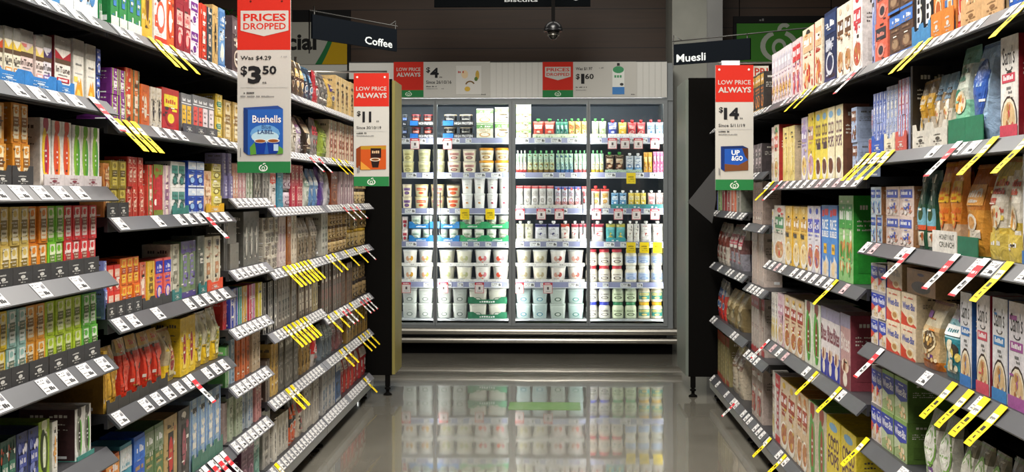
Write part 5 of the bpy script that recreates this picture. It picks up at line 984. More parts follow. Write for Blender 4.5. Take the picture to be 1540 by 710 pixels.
run('M3', 1148, 1168, 3, 0.235, 1, 'b', 'cereal', ['#e0dcd4', '#c8c4bc', '#a8a0a0', '#e0c860'], CE, 'plain white cereal box'); run('M3', 1169, 1178, 1, 0.245, 1, 'b', 'cereal', ['#e0c4cc', '#d8a8b8', '#c890a8', '#d8b890'], CE, 'pale pink cereal box'); run('M3', 1179, 1208, 3, 0.25, 1, 'b', 'cereal', ['#d8c0a0', '#e0bc48', '#a8402c', '#b86a40'], CE, 'red and tan cereal box'); run('M3', 1209, 1232, 2, 0.265, 1, 'b', 'leaf', ['#e0e4d4', '#58a83c', '#8a3a2c', '#4a9a34'], CE, 'green and white cereal box', side='#3a8a2c')
run('M3', 1233, 1262, 3, 0.27, 1, 'b', 'bites', ['#e6dfe0', '#3038a8', '#7a2a3c'], CE, 'blue and white bites box', side='#2c34a0'); run('M3', 1263, 1278, 1, 0.275, 1, 'b', 'bites', ['#c8a0a0', '#8a4a50', '#f0e4e0'], CE, 'maroon and pink bites box', side='#8a3c48')
run('N4', 1296, 1324, 2, .25, 2, 'b', 'wheat', ['#e8dcd4', '#2c3cb4', '#d84434', '#88868c'], CE, 'blue and red wheat biscuit box', d=.1); run('N4', 1325, 1362, 2, .255, 2, 'b', 'wheat', ['#a8bc84', '#2c3cac', '#c8d4b0', '#8cb060'], CE, 'green wheat biscuit box', side='#5a7a34', d=.14)
run('N4', 1384, 1426, 2, .21, 1, 'g', 'bagoval', ['#d8d8cc', '#78a84c', '#e4e4da'], MBg, 'white oat bag with green oval', zones=[(0, '#d8d6ca'), (.78, '#88846c')]); run('N4', 1438, 1500, 3, .19, 1, 'g', 'bagoval', ['#dcdacb', '#78a84c', '#e4e2d6'], MBg, 'white oat bag with grey top', zones=[(0, '#d8d6ca'), (.75, '#7a7660')]); run('N4', 1502, 1560, 2, .2, 1, 'g', 'bagoval', ['#dcdacb', '#5a8a4c', '#e4e2d6'], MBg, 'white oat bag with dull top', zones=[(0, '#d0cec2'), (.7, '#6e6a58')])
run('M4', 1147, 1164, 2, 0.325, 1, 'b', 'cereal', ['#dcd8d0', '#c8c4bc', '#a88a80', '#d8c878'], CE, 'off white cereal box'); run('M4', 1165, 1172, 1, 0.325, 1, 'b', 'word', ['#d8ccc8', '#c8343c', '#b02c3c'], CE, 'white box with red upright'); run('M4', 1173, 1196, 2, 0.325, 1, 'b', 'cereal', ['#d8c4a8', '#e0b83c', '#a8442c', '#b8704c'], CE, 'tan cereal box with yellow top', top='#d8b040'); run('M4', 1197, 1214, 2, 0.325, 1, 'b', 'cereal', ['#d8bc98', '#d88a3c', '#b04a30', '#c88a5c'], CE, 'tan cereal box with orange top', top='#d89a3c'); run('M4', 1215, 1241, 2, 0.325, 1, 'b', 'leaf', ['#d4c8b0', '#5aa044', '#a8442c', '#6aa850'], CE, 'green and tan cereal box', top='#8cc070'); run('M4', 1242, 1286, 2, 0.325, 1, 'b', 'coco', ['#ead23c', '#e0c020', '#5b2a4c'], CE, 'yellow cereal box with dark lettering', top='#e8d030')
run('F1', 1118, 1146, 3, .15, 1, 'b', 'stripe', ['#4a4244', '#8a7a80', '#c8b8bc'], CE, 'small dark cereal box')
run('F2', 1116, 1146, 4, .22, 1, 'b', 'word', ['#b8a498', '#c4b0a4', '#a8948c'], CE, 'tall beige cereal box'); run('F3', 1116, 1146, 4, .28, 1, 'b', 'word', ['#cabab0', '#b8a8a0', '#c4b2a8'], CE, 'tall putty cereal box', top='#a83a34'); run('F4', 1116, 1146, 4, .3, 1, 'b', 'word', ['#b4a8a0', '#a83a3c', '#c0b4ac'], CE, 'tall grey pink cereal box'); run('F5', 1114, 1128, 2, .3, 1, 'b', 'photo', ['#a8acac', '#8aa0b0', '#d08a3c', '#b8764c'], CE, 'grey cereal box with orange picture'); run('F5', 1129, 1146, 2, .3, 1, 'b', 'photo', ['#b4a49c', '#9a8478', '#c05c3c', '#a83c34'], CE, 'dull pink cereal box')
run('G0', 1078, 1112, 4, .2, 1, 'g', 'bag', ['#c89a3c', '#d8b060', '#4a3a24'], MBg, 'amber muesli bag'); run('G1', 1072, 1112, 5, .17, 1, 'g', 'bag', ['#8a8478', '#b8b0a0', '#4a443c'], MBg, 'dull grey muesli bag')
for a, b_, c1, nm in [(1073, 1077, '#2c4aa0', 'blue'), (1078, 1083, '#7aa860', 'green'), (1084, 1089, '#8a3a3c', 'maroon'), (1090, 1096, '#b85a5c', 'rose'), (1097, 1104, '#d07a60', 'salmon'), (1105, 1112, '#8a8c80', 'sage')]:
    run('G2', a, b_, 1, .2, 1, 'b', 'stripe', [c1, '#d8cfc8', c1], CE, 'slim '+nm+' cereal box')
run('G3', 1073, 1091, 3, .27, 1, 'g', 'bag', ['#a8a098', '#7a3428', '#d8d0c8'], MBg, 'silver bag with brown band', zones=[(0, '#b0a89c'), (.45, '#70342a'), (.66, '#a8a49c')]); run('G3', 1092, 1112, 3, .27, 1, 'g', 'bag', ['#98948e', '#b8344c', '#d0ccc4'], MBg, 'silver bag with pink band', zones=[(0, '#8c8a94'), (.4, '#6a4444'), (.66, '#a09c96')])
run('G4', 1071, 1088, 3, .25, 1, 'g', 'bag', ['#b83a30', '#3a5a8a', '#c8c8c8'], MBg, 'red and blue bag', zones=[(0, '#b83028'), (.4, '#c04a40'), (.65, '#a8a8a8')]); run('G4', 1089, 1112, 3, .22, 1, 'g', 'bag', ['#8a7a58', '#a8966c', '#c8b890'], MBg, 'khaki brown muesli bag', zones=[(0, '#7c6c48'), (.6, '#b0a078')])
run('G5', 1068, 1094, 4, .3, 1, 'b', 'word', ['#8a8058', '#a04a34', '#b0a478'], CE, 'olive and rust cereal box'); run('G5', 1096, 1112, 2, .3, 1, 'g', 'bag', ['#c8bca8', '#7a5a44', '#e0d8c8'], MBg, 'cream and brown muesli bag', zones=[(0, '#bcb09c'), (.8, '#d0c490')])
# the brown shelf carton on the wheat biscuits, and the shelf sign in front of the orange bags
X = LIP[1]+FACE; ya, t_ = on_x(X, 1402); yb, _ = on_x(X, 1357); zt_ = BAYS['N'][3][3]+.0365+.2015
mb = MB(); L_ = (yb-ya)*.94; mb.box(-L_/2, L_/2, .012, .15, 0, .075, '#a88258'); art_add(mb, [('e', .5, .3, .34, .24, '#5a5450'), ('e', .5, .8, .12, .06, '#4a3a5a'), ('r', .02, .93, .98, .96, '#8a6844')], lambda u_, v_, o: (-L_/2+L_*u_, .012-o, .075*v_))
o = link('brown_carton', mb.mesh('brown_carton', CARD), None, (X, (ya+yb)/2, zt_), -math.pi/2)
tag(o, 'brown card carton with grey oval lying on the cream wheat biscuit boxes', 'box')

# ================================================================ tickets that stick out from the shelf edges
def flag_mesh(kind):
    mb = MB(); prof = [(.034, .0365), (.017, .0175), (0, -.0015), (-.014, -.0155), (-.028, -.029), (-.042, -.0425), (-.054, -.056)]
    hw = .0225
    def P(u, v, o):
        t = v*(len(prof)-1); i = min(int(t), len(prof)-2); f = t-i
        y = prof[i][0]*(1-f)+prof[i+1][0]*f; z = prof[i][1]*(1-f)+prof[i+1][1]*f
        q = (.0052+o)*.707; return (-hw+2*hw*u, y-q, z+q)
    base = '#f6d81a' if kind == 'y' else '#ece9e6'
    n = 12
    for j in range(n):
        mb.add([P(0, j/n, 0), P(1, j/n, 0), P(1, (j+1)/n, 0), P(0, (j+1)/n, 0)], [(3, 2, 1, 0)], base)
        mb.add([P(0, j/n, -.0008), P(1, j/n, -.0008), P(1, (j+1)/n, -.0008), P(0, (j+1)/n, -.0008)], [(0, 1, 2, 3)], base)
    for u_ in (0, 1):
        for j in range(n): mb.add([P(u_, j/n, 0), P(u_, (j+1)/n, 0), P(u_, (j+1)/n, -.0008), P(u_, j/n, -.0008)], [(0, 1, 2, 3)], base)
    if kind == 'y': pr = [('r', .08, .18, .92, .36, '#e9e7dc'), ('l', .15, .85, .24, .05, '#444', 6), ('r', .3, .46, .7, .58, '#2a2618'), ('l', .2, .8, .62, .03, '#5a5018', 8), ('r', .42, .72, .58, .8, '#2a2618'), ('l', .25, .75, .86, .03, '#5a5018', 7)]
    else: pr = [('r', 0, .16, 1, .44, '#d02a34'), ('l', .15, .85, .28, .05, '#f0d8d8', 5), ('r', .3, .54, .6, .66, '#26262a'), ('r', .3, .7, .6, .78, '#26262a'), ('l', .68, .9, .56, .2, '#888', 2), ('r', 0, .94, 1, 1, '#d02a34')]
    # drawn as curved strips so they follow the tongue
    art_add(mb, pr, P, curved=True, eps0=.0004); return mb.mesh('shelf_ticket', SIGNM)
FLAGM = {'y': flag_mesh('y'), 'r': flag_mesh('r')}
FL_ = {'y': ('yellow', 'bright yellow shelf ticket sticking out'), 'r': ('red', 'red and white shelf ticket sticking out')}
def flags(key, kind, *pxs):
    sg, yb0, yb1, zs = BAYS[key[0]][:4]; last = -9
    for px in sorted(pxs, key=lambda p: on_x(sg*LIP[sg], p)[0]):
        y = on_x(sg*LIP[sg], px)[0]; y = min(max(y, yb0+.03), yb1-.03)
        if y-last < .0465: y = last+.0465
        last = y
        o = link('shelf_ticket', FLAGM[kind], None, (sg*LIP[sg], y, zs[int(key[1:])]), -sg*math.pi/2+rp.uniform(-.02, .02))
        RECS.append([o, SHELFNAME[key], FL_[kind][1], '', y, 'ticket'])
flags('B0', 'y', 240, 252, 272); flags('A1', 'r', 154); flags('B1', 'y', 190, 203, 215); flags('B2', 'r', 318); flags('B4', 'r', 297); flags('B5', 'r', 318, 327, 336, 345)
flags('D1', 'r', 470, 483); flags('E1', 'y', 508, 517, 527); flags('E2', 'r', 520, 530, 539)
flags('D3', 'y', 436, 442, 449, 455, 461, 466, 472); flags('E3', 'y', 499, 508, 526, 540); flags('E3', 'r', 552)
flags('D4', 'y', 437, 443, 449, 455, 461, 466); flags('E4', 'y', 500, 511, 533); flags('E4', 'r', 519, 525, 545, 550, 555)
flags('D5', 'y', 440, 447); flags('E5', 'y', 518, 525, 546, 552, 558); flags('D6', 'y', 424); flags('E6', 'y', 554)
flags('N0', 'y', 1369, 1383, 1531); flags('M0', 'y', 1201, 1216); flags('M0', 'r', 1280); flags('N1', 'y', 1289, 1301, 1315, 1329, 1479, 1534); flags('N1', 'r', 1426)
flags('M1', 'y', 1154); flags('M1', 'r', 1166); flags('N2', 'r', 1358, 1423, 1466); flags('N2', 'y', 1500); flags('M2', 'y', 1247)
flags('N3', 'r', 1313); flags('N3', 'y', 1419, 1443, 1466, 1491); flags('M3', 'y', 1218, 1252); flags('M3', 'r', 1143); flags('N4', 'y', 1289); flags('M4', 'y', 1150, 1172); flags('G5', 'r', 1101)

# ================================================================ stock in the fridge
PY = FSY+.035
FNAME = ['top fridge shelf', 'second fridge shelf', 'third fridge shelf', 'fourth fridge shelf', 'fifth fridge shelf', 'fridge floor']
def tub_meshes(w_, h, body, lid, style, c, sq, taper=.84, lidh=.1):
    r = w_/2*.985; mb = MB(); p = .42 if sq else 1.0; k = 1.0
    h1 = h*(1-lidh)
    mb.lathe([(r*taper*.96, 0), (r*taper, h*.03), (r*(taper+.12*.9), h1*.75), (r*.965, h1*.98), (r*.94, h1)], 0, r, 20 if not sq else 24, body, p=p)
    def P(u, v, o):
        z = h1*(.08+.82*v); rr_ = r*(taper+(.965-taper)*(z/h1))+o
        if sq: return ((u-.5)*1.5*rr_, r-rr_*(1-.06*abs(2*u-1)**4), z)
        return (rr_*math.sin((u-.5)*2.0), r-rr_*math.cos((u-.5)*2.0), z)
    art_add(mb, STY[style](c), P, curved=True, eps0=.0012)
    l2 = MB(); l2.lathe([(r*.97, h1-.002), (r, h1+h*.01), (r, h-h*.02), (r*.94, h)], 0, r, 20 if not sq else 24, lid, p=p)
    return mb.mesh('tub', PLASTIC), l2.mesh('lid', PLASTIC)
def jar_meshes(w_, h, body, lid, style, c, band):
    r = w_/2*.985; mb = MB(); b = body
    mb.lathe([(r*.86, 0), (r*.97, h*.04), (r, h*.12), (r, h*.62), (r*.93, h*.72), (r*.78, h*.79), (r*.78, h*.82)], 0, r, 20, [b, b, b, b, b, b])
    P = lambda u, v, o: ((r+o)*math.sin((u-.5)*2.2), r-(r+o)*math.cos((u-.5)*2.2), h*(.12+.5*v))
    art_add(mb, ([('r', 0, .1, 1, .92, band)] if band else [])+STY[style](c), P, curved=True, eps0=.001)
    l2 = MB(); l2.lathe([(r*.8, h*.81), (r*.83, h*.825), (r*.83, h*.965), (r*.77, h*.995)], 0, r, 20, lid)
    return mb.mesh('jar', PLASTIC), l2.mesh('lid', PLASTIC)
def pouch_meshes(w_, h, c, style, zones, cap):
    hb = h*.86; me = bag_mesh(w_, min(.06, w_*.6), hb, c, style, zones, .95, int(w_*9999))
    d = min(.06, w_*.6); l2 = MB(); r = min(w_*.2, .017)
    l2.lathe([(r*.55, hb-.004), (r*.55, hb+h*.03), (r*.95, hb+h*.03), (r, h*.985), (r*.8, h)], 0, d/2, 14, cap); return me, l2.mesh('cap', PLASTIC)
def fpack(i, x0, x1, n, H, s, kind, c, style, name, desc, **k):
    X0 = fx(x0, PY); X1 = fx(x1, PY); pw = (X1-X0)/n; w_ = pw*k.get('fill', .955); t = PY; Hm = H*t/FPX; h = Hm/s-.0006
    lift = k.get('lift', 0); sub = None; subn = 'lid'
    if kind == 'tub': me, sub = tub_meshes(w_, h, c[0], k.get('lid', '#fff'), style, c, k.get('sq', False), k.get('taper', .84), k.get('lidh', .1))
    elif kind == 'jar': me, sub = jar_meshes(w_, h, c[0], k['lid'], style, c, k.get('band'))
    elif kind == 'pouch': me, sub = pouch_meshes(w_, h, c, style, k.get('zones'), k.get('cap', '#fff')); subn = 'cap'
    elif kind == 'bag': me = bag_mesh(w_, min(.06, w_*.6), h, c, style, k.get('zones'), .95, int(x0))
    else: me = carton_mesh(w_, k.get('d', min(.12, max(.05, w_))), h, c, style)
    for a in range(n):
        for b in range(s):
            x = X0+pw*(a+.5); o = link(name, me, None, (x, PY+rp.uniform(0, .006)+k.get('back', .004 if kind in ('pouch', 'bag') else .0015), FZ[i]-.0016+lift+b*Hm/s), 0)
            if sub: link(subn, sub, o)
            RECS.append([o, FNAME[i], desc, LAYERS[s][b], x, cat_of(name)])
def ftray(i, x0, x1, n, Hp, col, desc, lift=0, notch=False, txt=None, ink='#fff', name='display_tray', d=.12, lvl=''):
    X0 = fx(x0, PY); X1 = fx(x1, PY); pw = (X1-X0)/n; w_ = pw-.001; h = Hp*PY/FPX; mb = MB()
    if notch: pts = [(-w_/2, 0), (w_/2, 0), (w_/2, h), (w_*.36, h), (w_*.26, h*.6), (-w_*.26, h*.6), (-w_*.36, h), (-w_/2, h)]
    else: pts = [(-w_/2, 0), (w_/2, 0), (w_/2, h), (-w_/2, h)]
    mb.prism(pts, -.0055, -.0043, 'y', col); mb.box(-w_/2, -w_/2+.0006, -.0043, -.0032, 0, h*.9, col); mb.box(w_/2-.0006, w_/2, -.0043, -.0032, 0, h*.9, col); mb.box(-w_/2, w_/2, -.0043, d, 0, .0008, col)
    hh = .55 if notch else .8
    if txt: pr = [('r', .04, .1, .36, 1.3, '#2c78d0'), ('t', txt, .4, .25, .96, .75, ink, .01)] if txt == 'HIGH PROTEIN' else [('t', txt, .3, .15, .7, hh*.8, ink, .01)]
    else: pr = [('l', .3, .7, hh*.3, hh*.4, ink, 7)]
    art_add(mb, pr, lambda u_, v_, o: (-w_/2+w_*u_, -.0055-o, h*v_)); me = mb.mesh(name, CARD)
    for a in range(n):
        x = X0+pw*(a+.5); o = link(name, me, None, (x, PY, FZ[i]-.0031+lift), 0); RECS.append([o, FNAME[i], desc, lvl, x, 'tray'])
pxm = PY/FPX
YT, YP, YJ = 'yoghurt_tub', 'yoghurt_pouch', 'yoghurt_jar'
# top shelf
for lv, (lift, w1) in enumerate(((0, 'lower'), (19.2*pxm, 'upper'))):
    ftray(0, 604, 613, 1, 8, '#2c3038', 'narrow black tray', lift, lvl=w1); ftray(0, 615, 652.5, 1, 8, '#2c2c30', 'black tray of maroon yoghurt cups', lift, txt='HIGH PROTEIN', lvl=w1); ftray(0, 664, 713, 1, 8, '#2c2c30', 'black tray of black yoghurt cups', lift, txt='HIGH PROTEIN', lvl=w1)
    L_ = lift+.001
    fpack(0, 604, 613, 1, 17.5, 1, 'tub', ['#26282e', '#3a62b0', '#e8e8ec'], 'small', YT, f'{w1} black and blue yoghurt cup', lift=L_, lid='#30343c', back=.004); fpack(0, 616, 652, 2, 17.5, 1, 'tub', ['#3a1c20', '#c84a34', '#f0ece8'], 'small', YT, f'{w1} maroon yoghurt cup', lift=L_, lid='#8a2c34', fill=.8, back=.004); fpack(0, 665, 712, 2, 17.5, 1, 'tub', ['#1e1e22', '#3a3a3e', '#f0ece0'], 'small', YT, f'{w1} black yoghurt cup', lift=L_, lid='#b8a890', fill=.86, back=.004)
fpack(0, 716, 742, 1, 45, 2, 'box', ['#e4e0d0', '#6aa05c', '#d0a468', '#e8e4d8'], 'band', 'dessert_carton', 'white carton with green and tan band'); fpack(0, 744, 766, 1, 47, 2, 'box', ['#ece8dc', '#78ac60', '#c8a878', '#f0ece4'], 'band', 'dessert_carton', 'white carton with green leaf'); fpack(0, 776, 799, 1, 51, 4, 'box', ['#e6e8d4', '#8cb860', '#d8b078', '#f0efe4'], 'band', 'dessert_carton', 'flat cream carton with green band')
fpack(0, 801, 835, 2, 29, 1, 'pouch', ['#d84a34', '#f0e4d8', '#e86a4c'], 'bag', YP, 'red pouch with green cap', cap='#3aa84c', lift=.006); fpack(0, 836, 854, 3, 28, 1, 'pouch', ['#4a9a84', '#a8d4c4', '#3a7a8c'], 'bag', YP, 'teal pouch with green cap', cap='#3aa86c', lift=.006); fpack(0, 855, 884, 3, 29, 1, 'pouch', ['#e6c46c', '#e87a44', '#f0e0b8'], 'bag', YP, 'yellow and orange pouch with green cap', cap='#5ab85c', lift=.006); fpack(0, 890, 912, 2, 29, 1, 'pouch', ['#cfdcb4', '#e6ead4', '#a8c888'], 'bag', YP, 'pale green pouch with green cap', cap='#4aa850', lift=.006)
fpack(0, 914, 929, 1, 27, 1, 'pouch', ['#4a58b0', '#d8dcf0', '#6a78c8'], 'bag', YP, 'violet blue pouch with red cap', cap='#d8383c', lift=.006); fpack(0, 930, 943, 1, 27, 1, 'pouch', ['#f0c83c', '#f4e4a0', '#e0a82c'], 'bag', YP, 'yellow pouch with red cap', cap='#d8383c', lift=.006); fpack(0, 944, 971, 2, 27, 1, 'pouch', ['#c8343c', '#e87a78', '#f0d0cc'], 'bag', YP, 'crimson pouch with red cap', cap='#d8383c', lift=.006); fpack(0, 973, 998, 2, 27, 1, 'pouch', ['#c8dcf0', '#7aa4d8', '#e8eef4'], 'bag', YP, 'white and blue pouch with red cap', cap='#d8484c', lift=.006)
ftray(0, 801, 912, 6, 7, '#d8e0c4', 'pale green tray of pouches', ink='#5a8a3c'); ftray(0, 914, 998, 6, 7, '#e8e6e4', 'white tray of pouches', ink='#aaa')
# second shelf
fpack(1, 604, 622, 1, 36, 2, 'tub', ['#d8d098', '#c8bc80', '#8a8450'], 'small', YT, 'cream dip tub with olive lid', lid='#c8c49c'); fpack(1, 626, 670, 2, 36, 2, 'tub', ['#d4d0a8', '#a8a880', '#c8c49a'], 'small', YT, 'sage cream dip tub', lid='#c8c8a8', fill=.88); fpack(1, 671, 717, 2, 36, 2, 'tub', ['#ece4cc', '#c89088', '#6a4a44'], 'small', YT, 'cream dip tub with pink print', lid='#c8bcb0', fill=.92); fpack(1, 719, 767, 2, 38, 2, 'tub', ['#ece6d4', '#e0c890', '#8a5a34'], 'small', YT, 'dip tub with orange lid', lid='#f0a422', lidh=.18)
cs = [('#dcd8d0', '#c83c38', 'white and red'), ('#cfd8a8', '#8a6a2c', 'green and amber'), ('#a8d0c0', '#3a6aa8', 'teal and blue'), ('#b8d8c8', '#c85a5c', 'mint and coral'), ('#d8dcc0', '#d8b83c', 'pale green and yellow')]
for j, (a, b_, n_) in enumerate(((776, 792, 3), (793, 834, 5), (836, 862, 4), (863, 882, 3), (889, 908, 3))):
    c1, c2, nm = cs[j]; fpack(1, a, b_, n_, 34, 1, 'pouch', [c1, '#bcd8c4', c2], 'bag', YP, nm+' pouch with green cap', cap='#6cc07c' if j else '#e8e8e4', zones=[(0, c2), (.16, c1), (.55, '#b4d8bc')])
fpack(1, 910, 939, 2, 31, 1, 'pouch', ['#4a3428', '#d8c8a8', '#a85a34'], 'bag', YP, 'dark brown pouch with green cap', cap='#3c9a44', lift=.004); fpack(1, 941, 966, 2, 29, 1, 'pouch', ['#c8d4e4', '#e8ecf0', '#5a7aa8'], 'bag', YP, 'white and grey blue pouch', cap='#e8e8ea', zones=[(0, '#7ab0e0'), (.3, '#d0dae6')], lift=.004); fpack(1, 968, 981, 2, 31, 1, 'bag', ['#f0b03c', '#f4d890', '#e0862c'], 'bag', YP, 'orange yoghurt squeeze'); fpack(1, 982, 998, 3, 32, 1, 'bag', ['#e87aa8', '#f4c8d8', '#c8406c'], 'bag', YP, 'pink yoghurt squeeze')
ftray(1, 910, 966, 4, 5, '#b4ccb8', 'pale green tray under brown and white pouches', ink='#5a8a6c')
# third shelf
fpack(2, 604, 619, 1, 37, 2, 'tub', ['#e8dcbc', '#8a6aa0', '#5a3a7a'], 'small', YT, 'cream yoghurt tub with purple print', lid='#d8c8b0'); fpack(2, 622, 644, 1, 37, 2, 'tub', ['#ece4c0', '#d8503c', '#e8d890'], 'small', YT, 'cream yoghurt tub with red print', lid='#d8c890'); fpack(2, 646, 668, 1, 37, 2, 'tub', ['#e8dcb8', '#c85a6a', '#d8c488'], 'small', YT, 'cream yoghurt tub with pink print', lid='#d0bc88'); fpack(2, 670, 692, 1, 37, 2, 'tub', ['#eadfbc', '#e0602c', '#c83a2c'], 'small', YT, 'cream yoghurt tub with orange print', lid='#6a5a48')
fpack(2, 693, 730, 2, 46, 2, 'tub', ['#f0efec', '#f0efec', '#d88a3c'], 'fspot', YT, 'tall white tub with orange spot', lid='#f4f4f2', taper=.8) if 0 else None
STY['spot'] = lambda c: [('e', .5, .42, .12, .08, c[2]), ('e', .56, .38, .09, .06, c[1]), ('l', .3, .7, .66, .05, '#999', 6)]
fpack(2, 693, 730, 2, 46, 2, 'tub', ['#f0efec', '#e0b080', '#d88a3c'], 'spot', YT, 'tall white tub with orange spot', lid='#f4f4f2', taper=.8); fpack(2, 731, 767, 2, 46, 2, 'tub', ['#f0efec', '#c85a6c', '#a8304c'], 'spot', YT, 'tall white tub with crimson spot', lid='#f4f4f2', taper=.8)
CC = ['#e6e4e2', '#c8c4c0', '#a8a09c']
fpack(2, 776, 833, 5, 34, 1, 'bag', CC, 'bag', YP, 'white yoghurt pouch with red top', zones=[(0, '#e4e2e0'), (.88, '#d8343c')], lift=.004); fpack(2, 834, 874, 4, 33, 1, 'bag', ['#e2e0e6', '#c8c8d8', '#b84a54'], 'bag', YP, 'white yoghurt pouch with blue top', zones=[(0, '#c89090'), (.3, '#e2e0e6'), (.88, '#3a4ab8')], lift=.004); fpack(2, 875, 882, 1, 33, 1, 'bag', ['#e2dedc', '#c84a54', '#b84a54'], 'bag', YP, 'slim white pouch with red top', zones=[(0, '#e4e2e0'), (.88, '#d8343c')], lift=.004); fpack(2, 889, 917, 2, 34, 1, 'pouch', ['#e4e0d8', '#d8b46c', '#c88a3c'], 'bag', YP, 'white and amber pouch with red top', zones=[(0, '#e4e0d8'), (.86, '#d8343c')], cap='#d8383c', lift=.004)
ftray(2, 776, 883, 5, 6, '#d8d4cc', 'pale card tray of white pouches', ink='#8a8478'); ftray(2, 888, 918, 2, 6, '#d8d4cc', 'pale card tray of amber pouches', ink='#8a8478')
fpack(2, 919, 943, 2, 27, 1, 'pouch', ['#7ab0dc', '#e8f0f4', '#3a80c0'], 'bag', YP, 'light blue pouch with white cap', cap='#f0f0f0', lift=.004); fpack(2, 945, 972, 3, 27, 1, 'pouch', ['#ecd04c', '#f4ecc0', '#c89a2c'], 'bag', YP, 'yellow pouch with white cap', cap='#f0f0f0', lift=.004); fpack(2, 974, 998, 2, 27, 1, 'pouch', ['#f0dcd8', '#e8a0a0', '#d85a60'], 'bag', YP, 'pale pink pouch with white cap', cap='#f0f0f0', lift=.004); ftray(2, 919, 998, 3, 7, '#3c8a8c', 'teal tray of capped pouches')
# fourth shelf
fpack(3, 604, 613, 1, 38, 2, 'tub', ['#e8dcd8', '#c83a48', '#8a3048'], 'small', YT, 'narrow white and red yoghurt tub', lid='#d8c8c8')
for lift, w1 in ((0, 'lower'), (20.5*pxm, 'upper')):
    ftray(3, 615, 652, 1, 10, '#2c80c4', 'bright blue tray of yoghurt tubs', lift, True, lvl=w1); ftray(3, 657, 691, 1, 10, '#2c80c4', 'bright blue tray of yoghurt tubs', lift, True, lvl=w1); ftray(3, 692, 767, 2, 10, '#34a468', 'bright green tray of yoghurt tubs', lift, True, lvl=w1)
    fpack(3, 616, 651, 2, 19, 1, 'tub', ['#e4ece2', '#a8c0b0', '#6a8a78'], 'small', YT, f'{w1} white tub in a blue tray', lid='#f0f2ee', fill=.88, lift=lift+.001, back=.003); fpack(3, 658, 690, 2, 19, 1, 'tub', ['#e8ece4', '#b0c4b4', '#6a8a78'], 'small', YT, f'{w1} white tub in a blue tray', lid='#f0f2ee', fill=.88, lift=lift+.001, back=.003); fpack(3, 693, 766, 4, 19, 1, 'tub', ['#ecebe2', '#b8c8b0', '#7a8a68'], 'small', YT, f'{w1} white tub in a green tray', lid='#f0f2ee', fill=.86, lift=lift+.001, back=.003)
for a, b_, n_, c1, c2, top, nm in ((776, 802, 2, '#e4e0d0', '#c8cc9c', '#d8d4b8', 'cream'), (804, 842, 2, '#dcdce2', '#3a3a78', '#2c2c70', 'white and navy'), (843, 857, 1, '#e6e0da', '#d8482c', '#d8442c', 'white and scarlet'), (859, 882, 2, '#e4dcd8', '#b83a4c', '#c8344c', 'white and cherry'), (889, 909, 1, '#e6dcda', '#c83040', '#b82c44', 'white and berry red'), (911, 941, 2, '#5ab0b4', '#e4cc3c', '#c8bc4c', 'yellow and teal'), (943, 962, 2, '#ece8e0', '#8a6a4c', '#ece8e4', 'white and brown'), (963, 998, 2, '#eeeae6', '#d05a54', '#eeeae8', 'white and strawberry')):
    fpack(3, a, b_, n_, 31, 1, 'pouch', [c1, c1, c2], 'spot', YP, nm+' pouch with white spout', cap='#f2f2f0', zones=[(0, c1), (.8, top)], lift=.003)
ftray(3, 776, 882, 5, 5, '#dcdad2', 'off white tray of spouted pouches', ink='#8a8478'); ftray(3, 911, 941, 1, 6, '#3fa0a8', 'turquoise tray of spouted pouches')
# fifth shelf
STY['heart'] = lambda c: [('e', .36, .5, .16, .2, c[1]), ('e', .64, .52, .14, .2, c[2]), ('p', [(.24, .42), (.76, .42), (.5, .12)], c[1]), ('e', .5, .62, .1, .12, c[0]), ('l', .1, .5, .12, .06, '#999', 6)]
for lift, w1 in ((0, 'lower'), (24.5*pxm, 'upper')):
    for a, b_, n_, cc, nm in ((604, 651, 2, ['#eeebe4', '#e8b08c', '#d8a030'], 'white tub with peach picture'), (658, 711, 2, ['#ece8d8', '#d8d0a0', '#c8cc98'], 'white tub with pale yellow picture'), (712, 766, 2, ['#efece8', '#e8583c', '#e88a94'], 'white tub with red picture'), (775, 825, 2, ['#ece8da', '#d8cca0', '#c8b890'], 'white tub with cream picture'), (826, 879, 2, ['#ece6e0', '#d8a494', '#c04a3c'], 'white tub with berry picture')):
        fpack(4, a, b_, n_, 23.8, 1, 'tub', cc, 'heart', YT, f'{w1} {nm}', lid='#f2f1ee', lift=lift+.001, taper=.8, back=.003, lidh=.08); ftray(4, a-.5, b_+.3, 1, 5, '#e6e4e0', f'{w1} white card tray under the {nm.split("with ")[1]}', lift, ink='#aaa')
fpack(4, 880.5, 938, 3, 50, 2, 'jar', ['#ece4d2', '#e4dccc', '#4a3a34'], 'small', YJ, 'round cream jar with red lid', lid='#c83a48', band='#ece8e0'); fpack(4, 939.5, 998, 3, 50, 2, 'jar', ['#ece6d6', '#b8c8e4', '#7a98cc'], 'small', YJ, 'round cream jar with blue label', lid='#f0efe8', band='#b4c4e4')
